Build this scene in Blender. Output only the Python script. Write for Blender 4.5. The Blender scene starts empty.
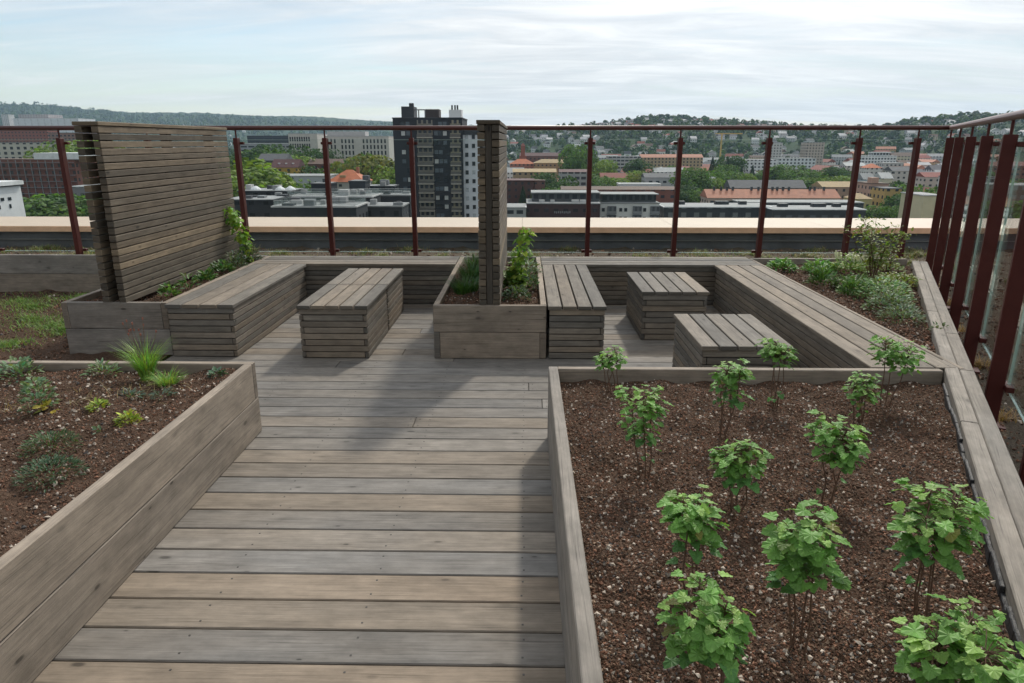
import bpy, math, random
import numpy as np
from mathutils import Vector, Matrix
random.seed(7); RNG = np.random.default_rng(7)
S = bpy.context.scene; COL = S.collection
PI = math.pi
# ------------------------------------------------------------------ camera geometry
F, CX, CY, VX, VY, H = 690.0, 512.0, 341.5, 525.0, 142.0, 1.72
_d = np.array([VX-CX, -(VY-CY), -F]); _d /= np.linalg.norm(_d)
_x = np.array([1.0, 0, 0]); _x = _x-_d*(_x@_d); _x /= np.linalg.norm(_x)
ROT = np.stack([_x, _d, np.cross(_x, _d)])
def at(u, v, y):
    """point of the plane y=const seen at pixel u, v (used to survey the city)"""
    r = ROT @ np.array([u-CX, -(v-CY), -F]); t = y/r[1]
    return np.array([0, 0, H])+t*r
def lerp(a, b, t): return a+(b-a)*t
def sstep(a, b, x):
    t = np.clip((x-a)/(b-a), 0, 1); return t*t*(3-2*t)
# ------------------------------------------------------------------ object helpers
def tag(o, label=None, cat=None, group=None, kind=None):
    if label: o['label'] = label
    if cat: o['category'] = cat
    if group: o['group'] = group
    if kind: o['kind'] = kind
    return o
def empty(name, loc, label=None, cat=None, group=None, rz=0):
    o = bpy.data.objects.new(name, None); COL.objects.link(o)
    o.location = [float(c) for c in loc]; o.rotation_euler = (0, 0, rz); o.empty_display_size = .2
    return tag(o, label, cat, group)
def link(name, me, parent=None):
    o = bpy.data.objects.new(name, me); COL.objects.link(o)
    if parent: o.parent = parent
    return o
def npmesh(name, V, faces, mats, parent=None, tone=None, uv=None, smooth=False, mi=None, loc=None):
    """V (n,3); faces list of index tuples or (m,k) array"""
    me = bpy.data.meshes.new(name)
    V = np.asarray(V, dtype=np.float32)
    if isinstance(faces, np.ndarray):
        m, k = faces.shape
        me.vertices.add(len(V)); me.vertices.foreach_set('co', V.ravel())
        me.loops.add(m*k); me.loops.foreach_set('vertex_index', faces.astype(np.int32).ravel())
        me.polygons.add(m); me.polygons.foreach_set('loop_start', np.arange(0, m*k, k, dtype=np.int32))
        me.update(calc_edges=True)
    else:
        me.from_pydata(V.tolist(), [], faces)
    if not isinstance(mats, (list, tuple)): mats = [mats]
    for m_ in mats: me.materials.append(m_)
    if mi is not None: me.polygons.foreach_set('material_index', np.asarray(mi, dtype=np.int32))
    if tone is not None:
        if isinstance(tone, list): tone = [(*q, 1.0) if len(q) == 3 else q for q in tone]
        T = np.asarray(tone, dtype=np.float32)
        if T.shape[1] == 3: T = np.concatenate([T, np.ones((len(T), 1), np.float32)], 1)
        a = me.attributes.new('tone', 'FLOAT_COLOR', 'FACE'); a.data.foreach_set('color', T.ravel())
    if uv is not None:
        l = me.uv_layers.new(name='UVMap'); l.data.foreach_set('uv', np.asarray(uv, dtype=np.float32).ravel())
    me.polygons.foreach_set('use_smooth', [smooth]*len(me.polygons))
    me.update()
    o = link(name, me, parent)
    if loc is not None: o.location = [float(c) for c in loc]
    return o
class MB:
    """collects planks, boxes, tubes, prisms; build() links them as ONE mesh object"""
    def __init__(s): s.V = []; s.Fc = []; s.uv = []; s.tone = []; s.mi = []
    def face(s, idx, uvs, tone, mi=0):
        s.Fc.append(idx); s.uv.extend(uvs); s.tone.append(tone); s.mi.append(mi)
    def box(s, c, size, ax=None, ch=0.0, rz=0.0, tone=None, mi=0, wall=False, skip=()):
        """box centred at c; ax = grain axis 0/1/2; ch = chamfer"""
        h = [max(q/2, 1e-5) for q in size]; ch = min(ch, min(h)*.6)
        if tone is None: tone = (random.random(), random.random(), random.random())
        if ax is None: ax = int(np.argmax(size))
        off = random.random()*20
        n0 = len(s.V); ca, sa = math.cos(rz), math.sin(rz)
        P = []; idx = {}
        def vid(sg, k):
            key = (sg, k if ch > 0 else 0)
            if key not in idx:
                p = [sg[i]*(h[i] if (i == k or ch == 0) else h[i]-ch) for i in range(3)]
                idx[key] = n0+len(P); P.append(p)
            return idx[key]
        def emit(ids, nrm):
            k = int(np.argmax(np.abs(nrm))); uvs = []
            for i in ids:
                p = P[i-n0]
                if wall:
                    u, v = (p[1] if k == 0 else p[0]), p[2]+h[2]
                    if k == 2: u, v = p[0], p[1]
                else:
                    if k == ax:
                        o_ = [j for j in range(3) if j != ax]; u, v = p[o_[0]]*.15, p[o_[1]]
                    else:
                        o_ = 3-ax-k; u, v = p[ax], p[o_]+(.37 if k > ax else 0)
                    u += off; v += off*.7
                uvs.append((u, v))
            s.face(tuple(ids), uvs, tone if (wall or k != ax) else (*tone[:3], 0.0), mi)
        for k in range(3):
            a, b = [(1, 2), (2, 0), (0, 1)][k]
            for sg in (1, -1):
                if (k, sg) in skip: continue
                q = []
                for (sa_, sb_) in ((1, 1), (-1, 1), (-1, -1), (1, -1)):
                    t = [0, 0, 0]; t[k] = sg; t[a] = sa_; t[b] = sb_; q.append(vid(tuple(t), k))
                if sg < 0: q.reverse()
                n = [0, 0, 0]; n[k] = sg; emit(q, n)
        if ch > 0:
            for k in range(3):           # edges parallel to axis k
                a, b = [(1, 2), (2, 0), (0, 1)][k]
                for sa_ in (1, -1):
                    for sb_ in (1, -1):
                        def c3(w):
                            t = [0, 0, 0]; t[k] = w; t[a] = sa_; t[b] = sb_; return tuple(t)
                        q = [vid(c3(-1), a), vid(c3(1), a), vid(c3(1), b), vid(c3(-1), b)]
                        n = [0, 0, 0]; n[a] = sa_; n[b] = sb_*.99
                        if sa_*sb_ > 0: q.reverse()
                        emit(q, n)
            for sx in (1, -1):
                for sy in (1, -1):
                    for sz in (1, -1):
                        t = (sx, sy, sz); q = [vid(t, 0), vid(t, 1), vid(t, 2)]
                        if sx*sy*sz < 0: q.reverse()
                        emit(q, (sx, sy*.9, sz*.9))
        for p in P:
            s.V.append((c[0]+p[0]*ca-p[1]*sa, c[1]+p[0]*sa+p[1]*ca, c[2]+p[2]))
        return s
    def tube(s, pts, r, n=8, tone=(.5, .5, .5), mi=0, r2=None, cap=True):
        pts = [Vector(p) for p in pts]; n0 = len(s.V); m = len(pts)
        for i, p in enumerate(pts):
            t = (pts[min(i+1, m-1)]-pts[max(i-1, 0)]).normalized()
            a = t.cross(Vector((0, 0, 1)) if abs(t.z) < .9 else Vector((1, 0, 0))).normalized(); b = t.cross(a)
            rr = r if r2 is None else lerp(r, r2, i/(m-1))
            for k in range(n):
                w = 2*PI*k/n; s.V.append(tuple(p+a*math.cos(w)*rr+b*math.sin(w)*rr))
        for i in range(m-1):
            for k in range(n):
                q = (n0+i*n+k, n0+i*n+(k+1) % n, n0+(i+1)*n+(k+1) % n, n0+(i+1)*n+k)
                s.face(q, [(i*.1, k/n), (i*.1, (k+1)/n), (i*.1+.1, (k+1)/n), (i*.1+.1, k/n)], tone, mi)
        if cap:
            q = tuple(n0+k for k in range(n)); s.face(q[::-1], [(0, 0)]*n, tone, mi)
            q = tuple(n0+(m-1)*n+k for k in range(n)); s.face(q, [(0, 0)]*n, tone, mi)
        return s
    def poly(s, pts, tone=(.5, .5, .5), mi=0, uvs=None):
        n0 = len(s.V); s.V.extend([tuple(p) for p in pts])
        s.face(tuple(range(n0, n0+len(pts))), uvs or [(p[0], p[1]) for p in pts], tone, mi)
    def gable(s, w, d, z0, h, mi=0, hip=0.0, over=.3, tone=(.5, .5, .5), mg=None):
        """roof over w x d, ridge along x, base z0"""
        a, b = w/2+over, d/2+over; r = max(a-hip, .3)
        A = [(-a, -b, z0), (a, -b, z0), (a, b, z0), (-a, b, z0), (-r, 0, z0+h), (r, 0, z0+h)]
        for f in ((0, 1, 5, 4), (2, 3, 4, 5)): s.poly([A[i] for i in f], tone, mi)
        for f in ((1, 2, 5), (3, 0, 4)): s.poly([A[i] for i in f], tone, mi if (hip > 0 or mg is None) else mg)
        s.poly([A[i] for i in (3, 2, 1, 0)], tone, mi)
    def build(s, name, mats, parent=None, smooth=False, loc=None):
        return npmesh(name, s.V, s.Fc, mats, parent, s.tone, s.uv, smooth, s.mi, loc)
# ------------------------------------------------------------------ materials
class NT:
    def __init__(s, name):
        s.m = bpy.data.materials.new(name); s.m.use_nodes = True; s.t = s.m.node_tree
        for n in list(s.t.nodes): s.t.nodes.remove(n)
        s.out = s.n('ShaderNodeOutputMaterial')
    def n(s, typ, **kw):
        x = s.t.nodes.new(typ)
        for k, v in kw.items(): setattr(x, k, v)
        return x
    def l(s, a, b): s.t.links.new(a, b)
    def setv(s, sock, v):
        if hasattr(v, 'is_output'): s.l(v, sock)
        else: sock.default_value = v
    def math(s, op, a, b=None, c=None, clamp=False):
        x = s.n('ShaderNodeMath', operation=op); x.use_clamp = clamp
        s.setv(x.inputs[0], a)
        if b is not None: s.setv(x.inputs[1], b)
        if c is not None: s.setv(x.inputs[2], c)
        return x.outputs[0]
    def mix(s, f, a, b, mode='MIX'):
        x = s.n('ShaderNodeMix', data_type='RGBA', blend_type=mode)
        s.setv(x.inputs[0], f)
        for q, v in ((6, a), (7, b)):
            s.setv(x.inputs[q], v if hasattr(v, 'is_output') or len(v) == 4 else (*v, 1))
        return x.outputs[2]
    def noise(s, vec, scale, detail=3, rough=.5, out=0):
        x = s.n('ShaderNodeTexNoise'); x.inputs['Scale'].default_value = scale
        x.inputs['Detail'].default_value = detail; x.inputs['Roughness'].default_value = rough
        if vec is not None: s.l(vec, x.inputs['Vector'])
        return x.outputs[out]
    def rng(s, v, a, b, c, d):
        x = s.n('ShaderNodeMapRange'); s.setv(x.inputs[0], v)
        for i, q in enumerate((a, b, c, d)): x.inputs[i+1].default_value = q
        return x.outputs[0]
    def ramp(s, v, stops, interp='LINEAR'):
        x = s.n('ShaderNodeValToRGB'); s.l(v, x.inputs[0]); e = x.color_ramp; e.interpolation = interp
        while len(e.elements) < len(stops): e.elements.new(.5)
        for q, (p, c) in zip(e.elements, stops): q.position = p; q.color = (*c, 1)
        return x.outputs[0]
    def comb(s, x, y, z):
        c = s.n('ShaderNodeCombineXYZ')
        for i, v in enumerate((x, y, z)): s.setv(c.inputs[i], v)
        return c.outputs[0]
    def bump(s, h, dist, strength=1.0):
        b = s.n('ShaderNodeBump'); b.inputs['Strength'].default_value = strength
        b.inputs['Distance'].default_value = dist; s.l(h, b.inputs['Height']); return b.outputs[0]
    def pbr(s, col, rough=.7, normal=None, metal=0, spec=.5, **kw):
        p = s.n('ShaderNodeBsdfPrincipled'); s.setv(p.inputs['Base Color'], col if hasattr(col, 'is_output') or len(col) == 4 else (*col, 1))
        s.setv(p.inputs['Roughness'], rough); p.inputs['Metallic'].default_value = metal
        p.inputs['Specular IOR Level'].default_value = spec
        if normal is not None: s.l(normal, p.inputs['Normal'])
        return p
    def done(s, sh): s.l(sh, s.out.inputs[0]); return s.m
def tone_rgb(t):
    a = t.n('ShaderNodeAttribute', attribute_name='tone'); q = t.n('ShaderNodeSeparateColor'); t.l(a.outputs['Color'], q.inputs[0]); return list(q.outputs)[:3]+[a.outputs['Alpha']]
def wood(name, stops, gain=1.0, rough=.78, knots=.55):
    t = NT(name); R, G, B, A = tone_rgb(t)
    uv = t.n('ShaderNodeUVMap'); q = t.n('ShaderNodeSeparateXYZ'); t.l(uv.outputs[0], q.inputs[0]); u, v = q.outputs[0], q.outputs[1]
    wob = t.noise(t.comb(t.math('MULTIPLY', u, 1.3), t.math('MULTIPLY', v, 4.0), B), 1.0, 2)
    vv = t.math('ADD', v, t.math('MULTIPLY', t.math('SUBTRACT', wob, .5), .035))
    grain = t.noise(t.comb(t.math('MULTIPLY', u, 2.2), t.math('MULTIPLY', vv, 95.0), t.math('MULTIPLY', B, 31.0)), 1.0, 5, .65)
    fine = t.noise(t.comb(t.math('MULTIPLY', u, 9.0), t.math('MULTIPLY', vv, 330.0), B), 1.0, 3, .6)
    blot = t.noise(t.comb(t.math('MULTIPLY', u, 2.6), t.math('MULTIPLY', v, 11.0), t.math('MULTIPLY', B, 17.0)), 1.0, 4, .6)
    blot2 = t.noise(t.comb(t.math('MULTIPLY', u, .9), t.math('MULTIPLY', v, 2.0), t.math('MULTIPLY', B, 57.0)), 1.0, 3, .55)
    hue = t.math('ADD', R, t.math('MULTIPLY', t.math('SUBTRACT', blot2, .5), .55), clamp=True)
    col = t.ramp(hue, stops)
    k = t.math('MULTIPLY', t.rng(G, 0, 1, .82*gain, 1.16*gain), t.rng(grain, .28, .72, .8, 1.12))
    k = t.math('MULTIPLY', k, t.rng(blot, .25, .75, .7, 1.22))
    k = t.math('MULTIPLY', k, t.rng(fine, .3, .7, .9, 1.08))
    vo = t.n('ShaderNodeTexVoronoi', voronoi_dimensions='2D'); vo.inputs['Scale'].default_value = 1.0
    t.l(t.comb(t.math('ADD', t.math('MULTIPLY', u, 2.9), t.math('MULTIPLY', B, 50.0)), t.math('MULTIPLY', v, 7.0), 0.0), vo.inputs['Vector'])
    sc = t.n('ShaderNodeSeparateColor'); t.l(vo.outputs['Color'], sc.inputs[0])
    rad = t.math('ADD', .025, t.math('MULTIPLY', sc.outputs[1], .06))
    wv = t.noise(t.comb(t.math('MULTIPLY', u, 30.0), t.math('MULTIPLY', v, 60.0), B), 1.0, 2)
    dd_ = t.math('DIVIDE', t.math('ADD', vo.outputs['Distance'], t.math('MULTIPLY', t.math('SUBTRACT', wv, .5), .03)), rad)
    kn = t.math('MULTIPLY', t.rng(dd_, .55, 1.15, 1.0, 0.0), t.math('GREATER_THAN', sc.outputs[0], 1-knots))
    halo = t.math('MULTIPLY', t.rng(dd_, 1.0, 2.6, .14, 0.0), t.math('GREATER_THAN', sc.outputs[0], 1-knots))
    k = t.math('MULTIPLY', k, t.math('SUBTRACT', 1.0, t.math('ADD', t.math('MULTIPLY', kn, t.math('MULTIPLY', .6, sc.outputs[2])), halo)))
    crk = t.noise(t.comb(t.math('MULTIPLY', u, 2.4), t.math('MULTIPLY', vv, 150.0), t.math('MULTIPLY', B, 23.0)), 1.0, 2, .5)
    k = t.math('MULTIPLY', k, t.rng(crk, .62, .70, 1.0, .58))
    iso = t.noise(t.comb(t.math('MULTIPLY', u, 9.0), t.math('MULTIPLY', v, 16.0), t.math('MULTIPLY', B, 71.0)), 1.0, 4, .65)
    k = t.math('MULTIPLY', k, t.rng(iso, .3, .7, .83, 1.16))
    k = t.math('MULTIPLY', k, t.rng(A, 0, 1, .7, 1.0))
    mul = t.n('ShaderNodeVectorMath', operation='SCALE'); t.l(col, mul.inputs[0]); t.l(k, mul.inputs['Scale'])
    n = t.bump(t.math('ADD', grain, t.math('MULTIPLY', fine, .4)), .0016, .8)
    return t.done(t.pbr(mul.outputs[0], rough, n, spec=.3).outputs[0])
W_DECK = wood('weathered_deck_wood', [(0, (.21, .191, .166)), (.25, (.178, .171, .160)), (.5, (.215, .188, .156)), (.75, (.243, .204, .16)), (1, (.268, .214, .16))], 1.0)
W_BOX = wood('weathered_planter_wood', [(0, (.215, .2, .18)), (.4, (.25, .215, .177)), (.75, (.275, .228, .18)), (1, (.30, .237, .177))], 1.0, knots=.5)
W_BENCH = wood('weathered_bench_wood', [(0, (.14, .13, .115)), (.4, (.175, .157, .132)), (.75, (.198, .169, .136)), (1, (.222, .182, .138))], 1.0)
W_SCREEN = wood('weathered_screen_wood', [(0, (.105, .09, .07)), (.4, (.145, .119, .088)), (.7, (.17, .135, .096)), (1, (.22, .172, .114))], 1.0, knots=.6)
W_POST = wood('stained_post_wood', [(0, (.06, .052, .043)), (1, (.075, .064, .05))], 1.0)
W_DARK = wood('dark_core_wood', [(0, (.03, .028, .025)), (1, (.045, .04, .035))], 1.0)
def plain(name, col, rough=.7, metal=0, spec=.5, var=.12, scale=4.0, bumpd=0):
    t = NT(name); g = t.n('ShaderNodeTexCoord').outputs['Object']
    nz = t.noise(g, scale, 4, .6)
    c = t.mix(t.rng(nz, .3, .7, 0, 1), tuple(x*(1-var) for x in col), tuple(min(1, x*(1+var)) for x in col))
    return t.done(t.pbr(c, rough, t.bump(nz, bumpd) if bumpd else None, metal, spec).outputs[0])
M_RED = plain('oxide_red_painted_steel', (.068, .014, .0105), .5, 0, .25, .1, 9)
M_STEEL = plain('dull_steel', (.25, .25, .25), .4, .8)
M_SCREW = plain('screw_heads', (.05, .045, .04), .5, .3)
M_CAP = plain('pale_plywood_capping', (.50, .395, .31), .6, var=.05, scale=1.2)
M_CAPEDGE = plain('raw_plywood_edge', (.75, .46, .29), .7, var=.12, scale=6)
M_FELT = plain('dark_roofing_felt', (.10, .105, .112), .8, var=.25, scale=3)
M_MEMB = plain('black_root_membrane', (.015, .016, .018), .6, var=.3, scale=25, bumpd=.01)
def glass():
    t = NT('clear_balustrade_glass'); tr = t.n('ShaderNodeBsdfTransparent'); tr.inputs[0].default_value = (.955, .975, .968, 1)
    gl = t.n('ShaderNodeBsdfGlossy'); gl.inputs['Roughness'].default_value = .02; gl.inputs[0].default_value = (.9, .95, .93, 1)
    fr = t.n('ShaderNodeFresnel'); bf = t.n('ShaderNodeNewGeometry').outputs['Backfacing']; t.l(t.rng(bf, 0, 1, 1.2, 1/1.2), fr.inputs[0])
    mx = t.n('ShaderNodeMixShader'); t.l(fr.outputs[0], mx.inputs[0]); t.l(tr.outputs[0], mx.inputs[1]); t.l(gl.outputs[0], mx.inputs[2])
    return t.done(mx.outputs[0])
M_GLASS = glass()
def gedge():
    t = NT('green_glass_edge'); p_ = t.pbr((.62, .72, .67), .2); tr = t.n('ShaderNodeBsdfTransparent'); tr.inputs[0].default_value = (.8, .93, .88, 1); mx = t.n('ShaderNodeMixShader'); mx.inputs[0].default_value = .5
    t.l(tr.outputs[0], mx.inputs[1]); t.l(p_.outputs[0], mx.inputs[2]); return t.done(mx.outputs[0])
M_GEDGE = gedge()
M_RAIL = plain('oxide_red_handrail', (.07, .016, .012), .42, 0, .5, .1, 9)

def soil(nm='brown_planting_soil', cs=((.034, .023, .016), (.09, .056, .038), (.155, .1, .069))):
    t = NT(nm); g = t.n('ShaderNodeTexCoord').outputs['Object']
    a = t.noise(g, 60, 4, .7); b = t.noise(g, 5, 4, .6); c = t.noise(g, 190, 2, .6)
    col = t.ramp(a, [(.3, cs[0]), (.5, cs[1]), (.68, cs[2])])
    col = t.mix(t.rng(b, .35, .65, 0, .5), col, cs[1])
    return t.done(t.pbr(col, .95, t.bump(t.math('ADD', a, c), .012), spec=.15).outputs[0])
M_SOIL = soil()
M_RSOIL = soil('dry_roof_substrate', ((.055, .042, .03), (.105, .083, .06), (.18, .145, .11)))
def stone():
    t = NT('crushed_soil_granules'); R = t.n('ShaderNodeAttribute', attribute_name='tone')
    g = t.n('ShaderNodeTexCoord').outputs['Object']
    c = t.mix(1.0, R.outputs['Color'], t.ramp(t.noise(g, 320, 2), [(.3, (.6, .6, .6)), (.7, (1.1, 1.1, 1.1))]), 'MULTIPLY')
    return t.done(t.pbr(c, .9, spec=.2).outputs[0])
M_STONE = stone()
def leaf(name, trans=.3, rough=.5, var=.15):
    t = NT(name); a = t.n('ShaderNodeAttribute', attribute_name='tone')
    g = t.n('ShaderNodeTexCoord').outputs['Object']; nz = t.noise(g, 45, 2)
    c = t.mix(1.0, a.outputs['Color'], t.ramp(nz, [(.3, (1-var,)*3), (.7, (1+var,)*3)]), 'MULTIPLY')
    p = t.pbr(c, rough, spec=.35); tl = t.n('ShaderNodeBsdfTranslucent')
    tc = t.mix(1.0, c, (1.25, 1.3, .6), 'MULTIPLY'); t.l(tc, tl.inputs[0])
    mx = t.n('ShaderNodeMixShader'); mx.inputs[0].default_value = trans
    t.l(p.outputs[0], mx.inputs[1]); t.l(tl.outputs[0], mx.inputs[2]); return t.done(mx.outputs[0])
M_LEAF = leaf('green_leaf')
M_TREELEAF = leaf('tree_foliage', .35, .7)
M_STEM = plain('brown_woody_stem', (.11, .06, .035), .7, var=.3, scale=40)
M_GSTEM = plain('green_stem', (.09, .13, .03), .6)
M_BARK = plain('tree_bark', (.05, .04, .03), .9)
def wallmat(name, col, sx=3.0, sy=3.0, ww=.5, wh=.5, win=(.03, .035, .045), var=.08, rough=.8):
    """facade with a window grid drawn from metre UVs (for far buildings whose windows are a pixel or two)"""
    t = NT(name); uv = t.n('ShaderNodeUVMap'); q = t.n('ShaderNodeSeparateXYZ'); t.l(uv.outputs[0], q.inputs[0])
    g = t.n('ShaderNodeTexCoord').outputs['Object']
    nz = t.noise(g, .35, 4, .6)
    c = t.mix(t.rng(nz, .3, .7, 0, 1), tuple(x*(1-var) for x in col), tuple(x*(1+var) for x in col))
    if ww > 0:
        fu = t.math('FRACT', t.math('DIVIDE', t.math('ADD', q.outputs[0], 500.0), sx)); fv = t.math('FRACT', t.math('DIVIDE', q.outputs[1], sy))
        a = t.math('LESS_THAN', t.math('ABSOLUTE', t.math('SUBTRACT', fu, .5)), ww/2)
        b = t.math('LESS_THAN', t.math('ABSOLUTE', t.math('SUBTRACT', fv, .55)), wh/2)
        geo = t.n('ShaderNodeNewGeometry'); qn = t.n('ShaderNodeSeparateXYZ'); t.l(geo.outputs['Normal'], qn.inputs[0])
        up = t.math('LESS_THAN', t.math('ABSOLUTE', qn.outputs[2]), .5)
        w = t.math('MULTIPLY', t.math('MULTIPLY', a, b), up)
        c = t.mix(w, c, win)
        return t.done(t.pbr(c, t.rng(w, 0, 1, rough, .25), spec=.4).outputs[0])
    return t.done(t.pbr(c, rough, spec=.3).outputs[0])

# ------------------------------------------------------------------ leaf templates
def tmpl_lobed():
    th = np.linspace(-1.42*PI/2*1.12, PI+1.42*PI/2*1.12-PI*.0, 19)[:-1]; th = np.linspace(-PI/2+.25, 1.5*PI-.25, 18)
    P = [(0, .45, .0)]
    for i, a in enumerate(th):
        rr = .47*(1+.17*math.cos(3*(a-PI/2)))*(1.07 if i % 2 else .93); x, y = rr*math.cos(a)*1.05, .45+rr*math.sin(a)*1.1
        P.append((x, y, .20*abs(x)-.26*max(y, 0)**2+(.035 if i % 2 else -.03)))
    P.append((0, .08, 0)); n = len(P)-1
    return np.array(P), np.array([(0, 1+i, 1+(i+1) % n) for i in range(n)])
def tmpl_oval(w=.5, droop=.25):
    P = [(0, 0), (w*.42, .25), (w*.5, .55), (w*.3, .82), (0, 1), (-w*.3, .82), (-w*.5, .55), (-w*.42, .25)]
    V = np.array([(x, y, .25*abs(x)-droop*y*y) for x, y in [(0, .5)]+P])
    Fc = np.array([(0, 1+i, 1+(i+1) % 8) for i in range(8)]); return V, Fc
def tmpl_blade(droop=.5):
    ys = [0, .35, .7, 1.0]; w = [.5, .42, .28, .02]; V = []
    for y, q in zip(ys, w): V += [(-q, y, -droop*y*y*y), (q, y, -droop*y*y*y)]
    Fc = []
    for i in range(3): Fc += [(2*i, 2*i+1, 2*i+3), (2*i, 2*i+3, 2*i+2)]
    return np.array(V), np.array(Fc)
def tmpl_clump():
    V = np.array([(-.5, 0, .0), (-.1, -.35, .12), (.5, -.1, 0), (.35, .45, -.1), (-.2, .5, .05), (0, .05, .2)])
    return V, np.array([(0, 1, 5), (1, 2, 5), (2, 3, 5), (3, 4, 5), (4, 0, 5)])
T_LOBED, T_OVAL, T_NARROW, T_BLADE, T_CLUMP = tmpl_lobed(), tmpl_oval(.55), tmpl_oval(.28, .35), tmpl_blade(), tmpl_clump()
def norm(A): return A/np.maximum(np.linalg.norm(A, axis=1, keepdims=True), 1e-9)
def leaves(P, D, N, L, T, W=None):
    """instances of a template: base points P, directions D, normals N, lengths L, width factors W"""
    V0, F0 = T; P = np.asarray(P); D = norm(np.asarray(D)); X = norm(np.cross(D, N)); N = np.cross(X, D)
    L = np.asarray(L)[:, None, None]; W = L if W is None else np.asarray(W)[:, None, None]
    V = P[:, None, :]+X[:, None, :]*V0[None, :, 0:1]*W+D[:, None, :]*V0[None, :, 1:2]*L+N[:, None, :]*V0[None, :, 2:3]*L
    n, k = len(P), len(V0)
    Fc = (F0[None]+(np.arange(n)*k)[:, None, None]).reshape(-1, 3)
    return V.reshape(-1, 3), Fc, len(F0)
def rep(C, k): return np.repeat(np.asarray(C, dtype=float), k, axis=0)
def rv(n): return norm(RNG.normal(size=(n, 3)))
def vary(base, n, s=.18, hue=.08):
    g = 1+RNG.normal(size=(n, 1))*s; h = RNG.normal(size=(n, 1))*hue
    C = np.asarray(base)[None]*g; C[:, 0:1] *= 1+h*2; C[:, 2:3] *= 1-h
    return np.clip(C, .004, .6)
# ================================================================== TERRACE
YF = 9.15                                   # plane of the back railing
def beam_in(y): return 2.208+.4838*(y-3.355)   # inner edge of the slanting timber kerb
BD = np.array([.4355, .9002]); BN = np.array([.9002, -.4355]); BANG = math.atan2(.9002, .4355)
# ---- roof slab, deck
mb = MB(); mb.box((-2, 0, -.12), (40, 26, .1)); tag(mb.build('roof_slab', M_FELT), kind='structure')
mb = MB(); PIT, BW = .17, .163
k = -24
while True:
    yc = 1.957+PIT*k+PIT/2
    if yc > 7.5: break
    x0, x1 = (-1.66, .2) if yc < 3.86 else ((-3.0, 2.75) if yc > 5.5 else (-2.95, 2.75))
    if yc < .4: x0, x1 = -4, 3
    x = x0-random.uniform(0, 3.2)
    while x < x1:
        L = random.choice([4.2, 4.8, 5.4, 6.0]); a, b = max(x, x0), min(x+L, x1)
        if b-a > .03:
            R_ = random.random(); R_ = R_**1.7*.8 if yc > 3.7 else (.2+R_*.8); tn = (R_, random.random(), random.random())
            mb.box(((a+b)/2, yc, -.02), (b-a-.003, BW, .04), 0, .004, 0, tn)
            for xe in (a+.03, b-.03):
                for dy in (-.05, .05):
                    if .6 < yc < 5: mb.box((xe, yc+dy, .0004), (.008, .008, .001), 0, 0, mi=1)
            if b-a > 1 and .6 < yc < 5.3:
                for xe in np.arange(math.ceil(a/.6)*.6, b, .6):
                    for dy in (-.045, .045): mb.box((xe+random.uniform(-.008, .008), yc+dy, .0004), (.0075, .0075, .001), 0, 0, mi=1)
        x += L
    k += 1
tag(mb.build('deck', [W_DECK, M_SCREW]), kind='structure')
# ---- soil beds
def sfun(x, y, amp=.016, s=0.0):
    return amp*(np.sin(x*7.1+s)*np.cos(y*6.3+1.3*s)+.6*np.sin(x*17+y*13+s)+.4*np.sin(x*31-y*27+2*s))
def soil_patch(name, xl, xr, y0, y1, z, parent=None, amp=.016, s=0., step=.03, mat=None):
    ny = max(2, int((y1-y0)/step)+1); nx = max(2, int(max(xr(y0)-xl(y0), xr(y1)-xl(y1))/step)+1)
    tv, tu = np.meshgrid(np.linspace(0, 1, ny), np.linspace(0, 1, nx), indexing='ij')
    Yc = y0+(y1-y0)*tv; A = np.array([xl(q) for q in Yc[:, 0]])[:, None]; Bq = np.array([xr(q) for q in Yc[:, 0]])[:, None]
    X = A+(Bq-A)*tu; Z = z+sfun(X, Yc, amp, s)
    V = np.stack([X, Yc, Z], -1).reshape(-1, 3)
    i = np.arange(ny*nx).reshape(ny, nx)
    Fc = np.stack([i[:-1, :-1], i[:-1, 1:], i[1:, 1:], i[1:, :-1]], -1).reshape(-1, 4)
    return npmesh(name, V, Fc, mat or M_SOIL, parent, smooth=True)
OCT = np.array([(1, 0, 0), (-1, 0, 0), (0, 1, 0), (0, -1, 0), (0, 0, 1), (0, 0, -1)], float)
OCF = np.array([(0, 2, 4), (2, 1, 4), (1, 3, 4), (3, 0, 4), (2, 0, 5), (1, 2, 5), (3, 1, 5), (0, 3, 5)])
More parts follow.
